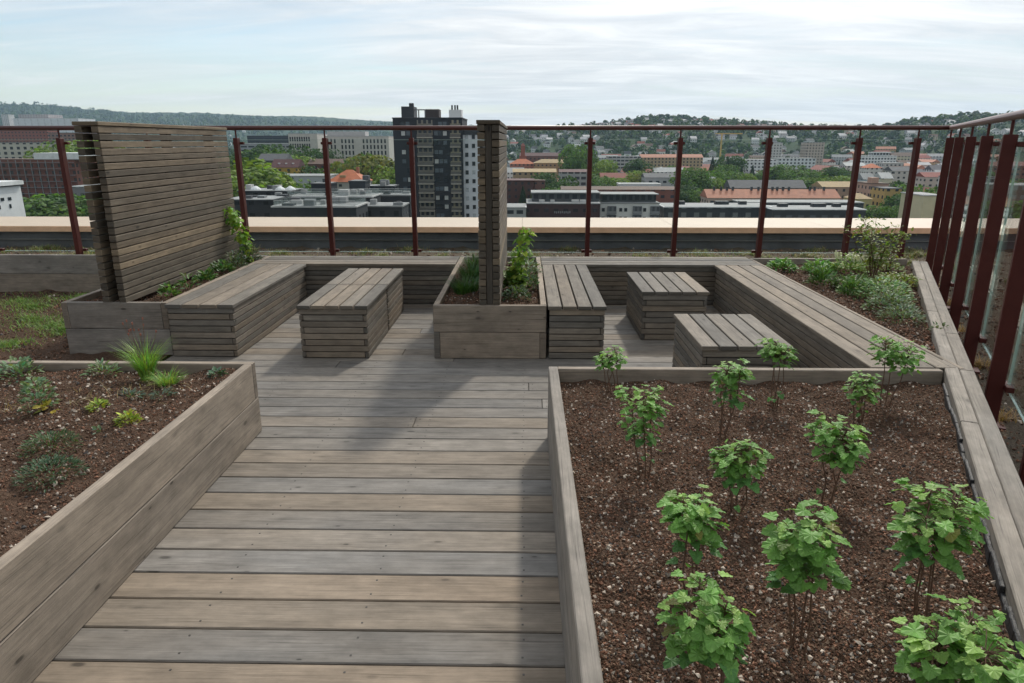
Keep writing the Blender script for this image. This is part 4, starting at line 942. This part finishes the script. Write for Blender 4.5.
# ---- distant woods: countless crowns as one mass
def woods(name, n, umin, umax, rmin, rmax, size, dens):
    u = RNG.uniform(umin, umax, n*4); r = np.sqrt(RNG.uniform(rmin**2, rmax**2, n*4)); x = (u-VX)/718*r; y = r
    cl = np.sin(x/61+1)*np.cos(y/73)+np.sin(x/23+2)*np.sin(y/37+1)*.7
    keep = cl > RNG.uniform(-1.7, dens, n*4); x, y = x[keep][:n], y[keep][:n]; n = len(x)
    hx = np.array([(a, b) for a, b, c in occ if rmin-50 < b < rmax+50])
    if len(hx):
        ok = np.array([np.all((np.abs(hx[:, 0]-a) > 9) | (hx[:, 1]-b < -9) | (hx[:, 1]-b > 34)) for a, b in zip(x, y)]); x, y = x[ok], y[ok]; n = len(x)
    z = terrain(x, y); s = size*(.6+.8*RNG.random(n)); q = 16
    base = np.array([(.024, .052, .022), (.04, .08, .026), (.065, .115, .032), (.03, .055, .026)])[RNG.integers(0, 4, n)]
    d = rv(n*q); P = np.repeat(np.stack([x, y, z+s*.55], -1), q, 0)+d*np.repeat(s, q)[:, None]*np.array([.36, .36, .5])
    V, Fc, kf = leaves(P, np.cross(d, rv(n*q)), norm(d+rv(n*q)*.4), np.repeat(s, q)*.42, T_CLUMP)
    C = np.repeat(base, q, 0)*(1+RNG.normal(size=(n*q, 1))*.22)
    tag(npmesh(name, V, Fc, M_TREELEAF, tone=rep(np.clip(C, .005, .3), kf)), kind='stuff')
woods('hillside_woods', 3900, 470, 1120, 880, 1570, 9.5, 1.2)
woods('hilltop_woods', 260, 520, 880, 1590, 1680, 11, -.2)
woods('hilltop_woods', 420, 640, 705, 1560, 1680, 12, .3)
woods('hilltop_woods', 1100, 890, 1120, 1350, 1700, 13, .2)
woods('valley_woods', 1500, -120, 480, 750, 2300, 11, 1.0)
woods('ridge_woods', 5200, -520, 480, 2300, 4300, 15, .8)
for o in COL.objects:
    for q in ('_w', '_h', '_d'):
        if q in o: del o[q]
# ---- air
mh = NT('hazy_air'); pv = mh.n('ShaderNodeVolumePrincipled'); pv.inputs['Color'].default_value = (.56, .78, 1.0, 1); pv.inputs['Density'].default_value = HAZE; pv.inputs['Anisotropy'].default_value = .2
mh.l(pv.outputs[0], mh.out.inputs[1])
mb = MB(); mb.box((0, 0, 170), (15600, 15600, 460)); hz = mb.build('haze', mh.m); tag(hz, kind='stuff')
# ================================================================== PLANTS
def shrub(label, bx, by, cx, zt, zb, r, z0=.375, n=60, size=.075, seed=0):
    rg = np.random.default_rng(100+seed)
    t = empty('young_shrub', (bx, by, z0), label, 'shrub', 'young shrubs in the right planter'); off = np.array([bx, by, z0])
    k = int(rg.integers(3, 6)); tips = []; mb = MB()
    for i in range(k):
        a = 2*PI*i/k+rg.random()*1.2; q = r*(.2+.4*rg.random())
        b = np.array([.018*math.cos(a), .018*math.sin(a), -.02]); e = np.array([cx-bx+q*math.cos(a), q*math.sin(a), zt-z0-.03-rg.random()*.06])
        m = b*.45+e*.55+rg.normal(size=3)*.012; m2 = b*.75+e*.25+rg.normal(size=3)*.008; pts = [b, m2, m, e]
        mb.tube(pts, .0036, 6, r2=.0017); tips.append(pts)
    P, Dn, Nn, L, C = [], [], [], [], []
    for j in range(n):
        pts = tips[j % k]; zm_ = (zb-z0)/(zt-z0); f = zm_+.1+(1-zm_-.1)*rg.random()**.62 if rg.random() < .985 else .2+.3*rg.random()
        zmin = (zb-z0)/(zt-z0); 
        s = f*3; i = min(int(s), 2); p = pts[i]*(1-(s-i))+pts[i+1]*(s-i)
        a = rg.random()*2*PI; up = .65*(f-.72)+rg.normal()*.18
        d = np.array([math.cos(a), math.sin(a), up]); out = p+np.array([bx-cx, 0, 0]); out[2] = 0
        d = d+out/(r+.01)*.6; d /= np.linalg.norm(d)
        pet = r*(.12+.42*rg.random()); e = p+d*pet+np.array([0, 0, .008])
        mb.tube([p, (p+e)/2+np.array([0, 0, .006]), e], .0012, 4, r2=.0009, cap=False)
        P.append(e); dd = d.copy(); dd[2] = dd[2]*.5-.05-.45*max(0, .92-f)*rg.random()*1.6; Dn.append(dd); nn = np.array([0, 0, 1.])+d*.25+rg.normal(size=3)*.3; Nn.append(nn)
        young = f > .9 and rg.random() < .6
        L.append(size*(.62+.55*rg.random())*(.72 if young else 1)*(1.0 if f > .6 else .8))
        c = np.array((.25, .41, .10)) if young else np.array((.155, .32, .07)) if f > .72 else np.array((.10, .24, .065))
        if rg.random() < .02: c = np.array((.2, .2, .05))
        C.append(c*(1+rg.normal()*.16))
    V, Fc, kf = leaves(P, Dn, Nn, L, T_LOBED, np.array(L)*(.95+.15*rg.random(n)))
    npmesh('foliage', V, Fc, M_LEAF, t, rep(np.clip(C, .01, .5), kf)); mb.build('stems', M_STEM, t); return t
SH = [((0.49, 3.63, .48, .66, .47, .105), 46, .06, 'small young shrub in the far left corner of the wedge-shaped planter'),
 ((0.51, 2.63, .48, .80, .52, .125), 62, .07, 'young shrub with a leaning side shoot, second from the far corner along the left rim'),
 ((0.94, 3.05, .97, .78, .50, .12), 58, .068, 'upright young shrub overlapping the front stool top'),
 ((1.33, 3.45, 1.32, .76, .56, .125), 64, .065, 'rounded young shrub just inside the back rim, hiding the corner of the front stool'),
 ((1.68, 3.25, 1.67, .64, .44, .115), 52, .06, 'low compact young shrub in front of the far end of the long bench'),
 ((1.92, 3.46, 1.94, .77, .55, .16), 74, .068, 'wide-crowned young shrub standing before the mitred end of the long bench'),
 ((0.80, 2.35, .79, .69, .47, .145), 62, .07, 'broad low young shrub in the middle of the planter with a slanting right stem'),
 ((1.18, 2.43, 1.19, .74, .51, .15), 72, .07, 'broad young shrub on two thin stems right of the planter middle'),
 ((0.53, 1.86, .52, .73, .47, .115), 54, .08, 'young shrub with large drooping leaves nearest the left rim'),
 ((0.76, 1.60, .74, .83, .54, .12), 60, .078, 'tall bare-stemmed young shrub in the centre foreground of the planter'),
 ((1.17, 1.74, 1.17, .81, .54, .165), 76, .08, 'bushy young shrub on thin stems closest to the timber kerb'),
 ((0.48, 1.42, .45, .72, .46, .125), 64, .078, 'young shrub with yellow-green top at the bottom edge beside the left rim'),
 ((1.02, 1.31, 1.0, .70, .49, .165), 76, .08, 'bright wide young shrub cut off by the bottom edge of the picture')]
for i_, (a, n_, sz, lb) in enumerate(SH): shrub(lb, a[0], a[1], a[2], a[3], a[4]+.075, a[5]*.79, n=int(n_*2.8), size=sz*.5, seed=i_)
def clump(name, label, cat, x, y, z, r, h, n, T, L, col, up=.6, group=None, wf=1.0, s=.2, seed=None, lean=(0, 0)):
    """a low plant: leaves on a dome, bases inside"""
    a = RNG.random(n)*2*PI; q = np.sqrt(RNG.random(n)); dome = np.sqrt(np.maximum(1-q*q, 0))
    P = np.stack([r*q*np.cos(a)*.85, r*q*np.sin(a)*.85, h*dome*(.25+.7*RNG.random(n))], -1)
    D_ = np.stack([np.cos(a)*(1-up*.5), np.sin(a)*(1-up*.5), up*(.5+dome)+RNG.normal(size=n)*.2], -1)+RNG.normal(size=(n, 3))*.25
    N_ = np.array([[0, 0, 1.]])+np.stack([-np.cos(a), -np.sin(a), 0*a], -1)*up+RNG.normal(size=(n, 3))*.3
    Ls = L*(.6+.7*RNG.random(n)); V, Fc, kf = leaves(P, D_, N_, Ls, T, Ls*wf)
    o = npmesh(name, V, Fc, M_LEAF, None, rep(vary(col, n, s), kf), loc=(x, y, z)); return tag(o, label, cat, group)
def tuft(name, label, cat, x, y, z, r, h, n, col, group=None, w=.006, spread=.6, heads=0):
    a = RNG.random(n)*2*PI; q = np.sqrt(RNG.random(n)); P = np.stack([r*.35*q*np.cos(a), r*.35*q*np.sin(a), 0*a-.01], -1)
    b = a+RNG.normal(size=n)*.6; sp_ = spread*RNG.random(n)**.8
    D_ = np.stack([np.cos(b)*sp_, np.sin(b)*sp_, np.ones(n)], -1); N_ = np.stack([-np.cos(b), -np.sin(b), sp_+.05], -1)
    Ls = h*(.45+.6*RNG.random(n)); V, Fc, kf = leaves(P, D_, -N_*-1, Ls, T_BLADE, np.full(n, w))
    C = rep(vary(col, n, .22, .12), kf)
    if heads:
        hb = [];
        mb = MB()
        for i in range(heads):
            t_ = random.uniform(0, 6.28); e = (r*1.1*math.cos(t_)*random.random(), r*1.1*math.sin(t_)*random.random(), h*random.uniform(1.05, 1.35))
            mb.tube([(0, 0, 0), (e[0]*.6, e[1]*.6, e[2]*.6), e], .001, 4, tone=(.2, .13, .08), cap=False); mb.tube([e, (e[0]*1.02, e[1]*1.02, e[2]+.014)], .0045, 5, tone=(.3, .13, .10))
    o = tag(npmesh(name, V, Fc, M_LEAF, None, C, loc=(x, y, z)), label, cat, group)
    if heads: mb.build('flower_stalks', M_LEAF, o)
    return o
ZL = .405
tuft('grass_tuft', 'tall fresh green grass tuft with seed heads at the back rim of the left planter', 'grass tuft', -2.19, 3.76, ZL, .10, .25, 330, (.19, .35, .06), heads=12, spread=.3, w=.004)
tuft('grass_tuft', 'shorter spreading grass tuft just right of the tall one in the left planter', 'grass tuft', -2.0, 3.62, ZL, .11, .12, 300, (.19, .33, .06), spread=.8, w=.004)
SG = (.15, .235, .12)
clump('sage_plant', 'grey-green sage-like plant with a few yellow leaves, tallest in the left planter', 'herb', -2.49, 3.27, ZL, .085, .19, 200, T_OVAL, .03, SG, .5)
clump('sage_plant', 'spiky grey-green herb touching the back rim left of the grass tuft', 'herb', -2.46, 3.78, ZL, .09, .09, 110, T_NARROW, .036, SG, .6)
clump('sage_plant', 'grey-green herb cut off by the left edge of the picture', 'herb', -2.95, 3.76, ZL, .14, .1, 200, T_OVAL, .03, SG, .5)
clump('lime_herb', 'small lime-green herb, left one of two in the left planter', 'herb', -2.17, 3.25, ZL, .055, .05, 120, T_OVAL, .022, (.26, .33, .05), .5)
clump('lime_herb', 'small lime-green herb, right one of two nearer the boardwalk', 'herb', -1.92, 3.08, ZL, .06, .06, 140, T_OVAL, .022, (.27, .34, .05), .5)
clump('yellowing_herb', 'sparse yellowing seedling beside the tallest sage-like plant', 'herb', -2.40, 3.2, ZL, .045, .07, 14, T_OVAL, .045, (.3, .26, .04), .4)
clump('dark_cushion', 'dark green needle-like cushion plant in the left planter, the farther of two', 'herb', -2.1, 2.78, ZL, .13, .08, 420, T_NARROW, .022, (.06, .11, .04), .55)
clump('dark_cushion', 'dark green needle-like cushion plant nearest the left planter rim', 'herb', -1.93, 2.52, ZL, .14, .075, 480, T_NARROW, .022, (.05, .10, .045), .55)
clump('grey_seedling', 'small blue-grey seedling behind the left lime-green herb', 'herb', -2.1, 3.42, ZL, .06, .04, 60, T_NARROW, .035, (.09, .13, .09), .5)
clump('grey_seedling', 'small blue-grey seedling nearer the boardwalk', 'herb', -1.93, 3.43, ZL, .06, .04, 60, T_NARROW, .035, (.09, .13, .09), .5)
clump('grey_seedling', 'blue-green seedling in the far right corner of the left planter', 'herb', -1.78, 3.77, ZL, .05, .05, 50, T_OVAL, .03, (.08, .15, .09), .5)
clump('grey_seedling', 'tiny seedling near the right lime-green herb', 'herb', -2.0, 2.98, ZL, .03, .02, 16, T_OVAL, .02, (.1, .17, .09), .4)
# bed behind the long bench
ZR = .385
def wiry(label, x, y, z, h, r, n, col, nb=9, lf=.028):
    rg = np.random.default_rng(5); t = empty('wiry_shrub', (x, y, z), label, 'shrub'); mb = MB(); P, Dn, Nn = [], [], []
    for b in range(nb):
        a = b*2.4+rg.random(); q = r*(.35+.65*rg.random()); top = h*(.55+.45*rg.random())
        pts = [np.array([.01*math.cos(a), .01*math.sin(a), 0])]
        for s_ in (.3, .55, .8, 1.0): pts.append(np.array([q*s_**1.4*math.cos(a), q*s_**1.4*math.sin(a), top*s_])+rg.normal(size=3)*.02)
        mb.tube(pts, .0045, 5, r2=.0012)
        for j in range(n//nb):
            f = .25+.75*rg.random(); s_ = f*4; i = min(int(s_), 3); p = pts[i]*(1-(s_-i))+pts[i+1]*(s_-i)
            d = rv(1)[0]; d[2] = abs(d[2])*.5; tw = p+d*.09*rg.random(); mb.tube([p, tw], .0009, 3, cap=False)
            P.append(tw); Dn.append(d+rg.normal(size=3)*.4); Nn.append(np.array([0, 0, 1.])+rg.normal(size=3)*.4)
    n = len(P); L = lf*(.6+.8*RNG.random(n)); V, Fc, kf = leaves(P, Dn, Nn, L, T_OVAL); npmesh('foliage', V, Fc, M_LEAF, t, rep(vary(col, n, .22), kf)); mb.build('stems', M_STEM, t)
wiry('wiry yellow-green shrub with thin twigs in front of the back railing on the right', 3.42, 6.75, ZR, .66, .36, 640, (.17, .23, .045), 13, .036)
wiry('thin straggling twig shrub leaning towards the last back-row posts', 3.85, 7.3, ZR, .42, .3, 120, (.15, .2, .04), 6, .03)
HB = 'herbs in the bed behind the long bench'
for lb, x, y, r, h, n, T, L, c_, up in [
 ('fresh green herb at the far left corner of the right bed', 2.78, 7.45, .15, .10, 170, T_OVAL, .045, (.10, .21, .055), .5),
 ('leafy green herb against the back board of the right bed', 3.12, 7.3, .16, .12, 190, T_OVAL, .045, (.11, .22, .06), .5),
 ('lime-green herb dotted with white flowers in the right bed', 3.4, 7.25, .18, .17, 240, T_OVAL, .04, (.15, .23, .06), .5),
 ('feathery green herb beside the outer edge of the long bench, far one', 2.88, 6.62, .13, .15, 260, T_NARROW, .05, (.07, .14, .04), .8),
 ('feathery green herb beside the outer edge of the long bench, near one', 2.95, 6.12, .12, .13, 240, T_NARROW, .05, (.07, .14, .04), .8),
 ('wide grey-green catmint-like mound in the middle of the right bed', 3.12, 5.95, .26, .18, 560, T_OVAL, .032, (.14, .22, .10), .5),
 ('grey-green mound nearest the timber kerb in the right bed', 2.98, 5.55, .19, .15, 380, T_OVAL, .03, (.11, .16, .09), .5),
 ('loose sprawling herb with blue-grey leaves in the near part of the right bed', 2.9, 5.2, .16, .12, 260, T_NARROW, .035, (.10, .15, .09), .6),
 ('yellow-green groundcover under the wiry shrub', 3.62, 6.7, .26, .09, 320, T_OVAL, .035, (.14, .18, .04), .4),
 ('yellow-green groundcover by the far end of the timber kerb', 3.78, 7.35, .24, .12, 300, T_OVAL, .04, (.14, .18, .045), .4),
 ('green groundcover between the wiry shrub and the grey-green mound', 3.15, 6.55, .2, .1, 260, T_OVAL, .035, (.09, .16, .05), .4),
 ('small sprig in the bare near corner of the right bed', 2.98, 4.85, .08, .07, 40, T_OVAL, .03, (.07, .11, .05), .5)]:
    clump('bed_herb', lb, 'herb', x, y, ZR, r*1.12, h*1.25, int(n*1.5), T, L, tuple(q*1.3 for q in c_), up, HB)
mb = MB()
for _ in range(26):
    a = random.uniform(0, 6.28); q = .15*math.sqrt(random.random()); mb.tube([(q*math.cos(a), q*math.sin(a), .15), (q*math.cos(a)*1.1, q*math.sin(a)*1.1, .2+random.uniform(0, .03)), ], .006, 5, tone=(.7, .7, .62), r2=.009)
fl_ = [o for o in COL.objects if o.get('label', '').startswith('lime-green herb dotted')][0]
mb.build('white_flowers', M_LEAF, fl_)
# middle planter
def vine(label, pts, n, L, col, spread=.05, z=.4):
    t = empty('climbing_vine', pts[0], label, 'climbing plant'); q = [np.array(p)-np.array(pts[0]) for p in pts]; mb = MB(); P, Dn, Nn = [], [], []
    for s_ in range(2): mb.tube([p+RNG.normal(size=3)*.012*(i > 0) for i, p in enumerate(q)], .0035, 5, r2=.002)
    for j in range(n):
        f = RNG.random()**.8*(len(q)-1); i = min(int(f), len(q)-2); p = q[i]*(1-(f-i))+q[i+1]*(f-i); d = rv(1)[0]; d[2] *= .4; e = p+d*spread*RNG.random()**.6
        P.append(e); dd = d.copy(); dd[2] -= .4; Dn.append(dd); Nn.append(np.array([0, 0, 1.])+d*.7+RNG.normal(size=3)*.25)
    Ls = L*(.6+.7*RNG.random(n)); V, Fc, kf = leaves(P, Dn, Nn, Ls, T_LOBED); npmesh('foliage', V, Fc, M_LEAF, t, rep(vary(col, n, .2), kf)); mb.build('stems', M_GSTEM, t)
vine('bright green vine climbing beside the narrow middle screen', [(-.06, 6.2, .4), (-.07, 6.22, .6), (-.03, 6.25, .8), (.02, 6.3, .97)], 95, .052, (.21, .34, .05), .07)
vine('bright green vine scrambling up the far end of the large left screen', [(-3.12, 7.72, .4), (-3.13, 7.7, .62), (-3.18, 7.66, .85), (-3.27, 7.6, 1.06)], 130, .055, (.21, .35, .05), .085)
GM = 'grassy clumps left of the middle screen'
for lb, x, y, h, n in [('fine dark-green grassy clump nearest the front of the middle planter', -.53, 6.15, .2, 420), ('fine dark-green grassy clump in the middle of the middle planter', -.52, 6.75, .22, 420), ('fine dark-green grassy clump at the back of the middle planter', -.5, 7.35, .24, 420)]:
    tuft('chive_clump', lb, 'herb', x, y, .4, .3, h, n, (.055, .13, .03), GM, w=.005, spread=.55)
clump('grey_leaf_herb', 'dusty grey-green herb right of the middle screen, front one', 'herb', -.07, 5.85, .4, .13, .13, 170, T_OVAL, .04, (.09, .14, .075), .5)
clump('grey_leaf_herb', 'dusty grey-green herb under the bright vine', 'herb', .02, 6.35, .4, .14, .16, 190, T_OVAL, .042, (.10, .16, .08), .5)
clump('grey_leaf_herb', 'pale silvery herb behind the bright vine in the middle planter', 'herb', .05, 6.95, .4, .13, .2, 190, T_OVAL, .045, (.17, .23, .14), .5)
clump('green_leaf_herb', 'bright leafy plant at the foot of the bright vine', 'herb', -.1, 6.25, .4, .1, .26, 120, T_LOBED, .06, (.13, .22, .04), .5)
clump('green_leaf_herb', 'taller fresh green plant at the back of the middle planter', 'herb', -.02, 7.45, .4, .14, .26, 170, T_OVAL, .05, (.12, .21, .05), .6)
# left screen planter
for lb, y, r, h, c_, T, L, n in [
 ('small fresh green herb at the near foot of the large left screen', 5.86, .08, .14, (.11, .21, .06), T_OVAL, .05, 60),
 ('pair of thin green sprigs along the foot of the large left screen', 6.2, .08, .16, (.10, .19, .06), T_NARROW, .06, 60),
 ('low leafy herb halfway along the foot of the large left screen', 6.58, .11, .13, (.085, .17, .05), T_OVAL, .045, 130),
 ('bushy green herb in the farther half of the left screen planter', 6.95, .13, .17, (.08, .15, .05), T_OVAL, .045, 190),
 ('dense grey-green herb before the vine in the left screen planter', 7.28, .13, .2, (.09, .13, .075), T_NARROW, .05, 240),
 ('dusty sage-like bush at the far corner of the left screen planter', 7.66, .15, .24, (.10, .13, .09), T_NARROW, .05, 280)]:
    clump('screen_herb', lb, 'herb', -3.1, y, .4, r, h, n, T, L, c_, .6, 'herbs along the large left screen')
clump('screen_herb', 'small dark herb behind the near end of the large left screen', 'herb', -3.62, 6.25, .4, .08, .14, 80, T_NARROW, .05, (.06, .11, .04), .7, 'herbs along the large left screen')
# grasses and weeds nobody could count
def blades(name, cx, cy, rr, n, z, h, col, w=.006, spread=1.1, s=0., amp=.016):
    """cx, cy, rr: patch centres and radii"""
    k = RNG.integers(0, len(cx), n); a = RNG.random(n)*2*PI; q = np.abs(RNG.normal(size=n))*.55
    x = np.asarray(cx)[k]+np.asarray(rr)[k]*q*np.cos(a); y = np.asarray(cy)[k]+np.asarray(rr)[k]*q*np.sin(a)*.8
    zz = z+sfun(x, y, amp, s)-.004; b = RNG.random(n)*2*PI; sp_ = spread*RNG.random(n)
    D_ = np.stack([np.cos(b)*sp_, np.sin(b)*sp_, np.ones(n)], -1); N_ = np.stack([-np.cos(b), -np.sin(b), sp_+.05], -1)
    Ls = h*(.4+.8*RNG.random(n)); V, Fc, kf = leaves(np.stack([x, y, zz], -1), D_, N_, Ls, T_BLADE, np.full(n, w)); C = np.asarray(col)[RNG.integers(0, len(col), n)]*(1+RNG.normal(size=(n, 1))*.2)
    return tag(npmesh(name, V, Fc, M_LEAF, None, rep(np.clip(C, .01, .5), kf)), kind='stuff')
blades('lawn_grass', [-5.6, -5.0, -5.3, -4.55, -4.3, -4.9, -5.5, -6.2, -4.5], [7.4, 7.55, 7.15, 6.35, 6.2, 6.6, 5.9, 7.3, 5.7], [.5, .35, .4, .4, .25, .35, .3, .5, .25], 6500, .015, .06, [(.15, .29, .05), (.17, .28, .06), (.21, .25, .08), (.10, .2, .05)], s=7.)
px_ = RNG.uniform(-9, 6.5, 90); py_ = RNG.uniform(9.3, 11.0, 90)
blades('roof_grass', px_, py_, RNG.uniform(.12, .4, 90), 21000, .07, .085, [(.15, .21, .06), (.22, .2, .09), (.28, .22, .12), (.10, .17, .05), (.2, .17, .08)], w=.008, s=6., amp=.02)
gx = RNG.uniform(-9, 6.5, 40); gy = RNG.uniform(8.3, 9.3, 40)
blades('roof_grass', gx, gy, RNG.uniform(.1, .3, 40), 3500, .07, .12, [(.10, .15, .04), (.18, .16, .07), (.13, .13, .05)], w=.007, s=6., amp=.02)
kx, ky = [], []
for s_ in sp[1:]:
    p = COR+RD*(s_-.12)+np.array([.08, -.04]); kx.append(p[0]); ky.append(p[1])
blades('dry_grass', kx, ky, [.1]*len(kx), 1500, .07, .10, [(.42, .28, .13), (.36, .22, .10), (.3, .2, .1)], w=.005, s=8., amp=.02)
qx = RNG.uniform(2.8, 5.5, 40); qy = RNG.uniform(3, 8, 40); ok_ = qx > np.array([beam_in(q)+.4 for q in qy])
blades('roof_weeds', qx[ok_], qy[ok_], np.full(ok_.sum(), .25), 2200, .07, .06, [(.09, .11, .04), (.16, .12, .06), (.12, .08, .05)], s=8., amp=.02)
blades('dry_wisps', [-2.1, -2.3, -1.95, -2.6], [3.5, 3.4, 3.55, 3.3], [.25]*4, 120, ZL, .10, [(.36, .28, .15), (.3, .24, .12)], w=.003, spread=2.5, s=1.)
CLOUD_A, CLOUD_B, EXPO, BACKSKY, SUNGLOW = 4.7, 7.2, 0.31, .78, 4.2
# ================================================================== CAMERA, LIGHT, WORLD
cam = bpy.data.cameras.new('camera'); co = bpy.data.objects.new('camera', cam); COL.objects.link(co)
cam.sensor_width = 36; cam.sensor_fit = 'HORIZONTAL'; cam.lens = F/1024*36; cam.clip_start = .05; cam.clip_end = 30000
M = Matrix.Identity(4)
for i in range(3):
    for j in range(3): M[i][j] = float(ROT[i][j])
M[2][3] = H; co.matrix_world = M; S.camera = co
SUN_EL, SUN_AZ = math.radians(43), math.radians(20)      # azimuth from +y towards +x
sd = Vector((math.sin(SUN_AZ)*math.cos(SUN_EL), math.cos(SUN_AZ)*math.cos(SUN_EL), math.sin(SUN_EL)))
sun = bpy.data.lights.new('sun', 'SUN'); sun.energy = 2.15; sun.angle = math.radians(3.5); sun.color = (1, .92, .80)
so = bpy.data.objects.new('sun', sun); COL.objects.link(so); so.rotation_euler = sd.to_track_quat('Z', 'Y').to_euler()
so.location = (0, 0, 50)
w = bpy.data.worlds.new('World'); S.world = w; w.use_nodes = True; nt = w.node_tree
for n in list(nt.nodes): nt.nodes.remove(n)
def wn(t, **k):
    x = nt.nodes.new(t)
    for a, b in k.items(): setattr(x, a, b)
    return x
def wl(a, b): nt.links.new(a, b)
def wm(op, a, b=None):
    x = wn('ShaderNodeMath', operation=op)
    for i, v in enumerate((a, b)):
        if v is None: continue
        if hasattr(v, 'is_output'): wl(v, x.inputs[i])
        else: x.inputs[i].default_value = v
    return x.outputs[0]
sky = wn('ShaderNodeTexSky', sky_type='NISHITA'); sky.sun_disc = False; sky.sun_elevation = SUN_EL; sky.sun_rotation = SUN_AZ
sky.air_density = 1.2; sky.dust_density = .5; sky.ozone_density = 2.5
tc = wn('ShaderNodeTexCoord'); sx = wn('ShaderNodeSeparateXYZ'); wl(tc.outputs['Generated'], sx.inputs[0])
zz = wm('MAXIMUM', sx.outputs[2], .0)
den = wm('ADD', zz, .12)
cv = wn('ShaderNodeCombineXYZ'); wl(wm('DIVIDE', sx.outputs[0], den), cv.inputs[0]); wl(wm('DIVIDE', sx.outputs[1], den), cv.inputs[1])
mp = wn('ShaderNodeMapping'); wl(cv.outputs[0], mp.inputs[0]); mp.inputs['Rotation'].default_value = (0, 0, .35); mp.inputs['Scale'].default_value = (.32, 1.0, 1)
mp.inputs['Location'].default_value = (1.3, .4, 0)
def wnoise(scale, det, rough, dist):
    n = wn('ShaderNodeTexNoise'); wl(mp.outputs[0], n.inputs['Vector']); n.inputs['Scale'].default_value = scale; n.inputs['Detail'].default_value = det
    n.inputs['Roughness'].default_value = rough; n.inputs['Distortion'].default_value = dist; return n.outputs[0]
n1 = wnoise(.75, 8, .6, .5); n2 = wnoise(3.2, 9, .62, .7)
def wr(v, a, b, c, d):
    x = wn('ShaderNodeMapRange'); wl(v, x.inputs[0])
    for i, q in enumerate((a, b, c, d)): x.inputs[i+1].default_value = q
    return x.outputs[0]
# thin veil everywhere, thinner low in the north-west (left), streaky
left = wr(sx.outputs[0], -.75, .05, .0, 1.0)
low = wr(sx.outputs[2], .04, .22, .0, 1.0)
cover = wm('ADD', wm('MULTIPLY', n1, .75), wm('MULTIPLY', n2, .25))
cover = wm('ADD', cover, wm('MULTIPLY', wm('MAXIMUM', left, low), .30))
fac = wr(cover, .50, .80, .06, .95)
cl = wn('ShaderNodeMix', data_type='RGBA'); wl(wr(wm('ADD', wm('MULTIPLY', n2, .6), wm('MULTIPLY', n1, .4)), .38, .62, 0, 1), cl.inputs[0]); cl.inputs[6].default_value = (CLOUD_A*.97, CLOUD_A*1.01, CLOUD_A*1.06, 1); cl.inputs[7].default_value = (CLOUD_B, CLOUD_B*1.0, CLOUD_B*.995, 1)
dt = wn('ShaderNodeVectorMath', operation='DOT_PRODUCT'); wl(tc.outputs['Generated'], dt.inputs[0]); dt.inputs[1].default_value = sd
# clouds scatter sunlight forward: bright round the sun, dull in the opposite half of the sky
ph = wm('ADD', wr(dt.outputs['Value'], -.6, .75, BACKSKY, 1.0), wm('MULTIPLY', wm('POWER', wm('MAXIMUM', dt.outputs['Value'], 0.0), 14.0), SUNGLOW))
csc = wn('ShaderNodeVectorMath', operation='SCALE'); wl(cl.outputs[2], csc.inputs[0]); wl(ph, csc.inputs['Scale'])
mx = wn('ShaderNodeMix', data_type='RGBA'); wl(fac, mx.inputs[0]); wl(sky.outputs[0], mx.inputs[6]); wl(csc.outputs[0], mx.inputs[7])
bg = wn('ShaderNodeBackground'); bg.inputs['Strength'].default_value = .11; wl(mx.outputs[2], bg.inputs[0])
wo = wn('ShaderNodeOutputWorld'); wl(bg.outputs[0], wo.inputs[0])
S.view_settings.view_transform = 'Standard'; S.view_settings.look = 'None'; S.view_settings.exposure = EXPO; S.view_settings.gamma = 1
S.view_settings.use_curve_mapping = False
S.render.engine = 'CYCLES'; c = S.cycles
c.use_denoising = True; c.max_bounces = 8; c.transparent_max_bounces = 24; c.diffuse_bounces = 3; c.glossy_bounces = 3; c.volume_bounces = 1
c.use_adaptive_sampling = True; c.adaptive_threshold = .015
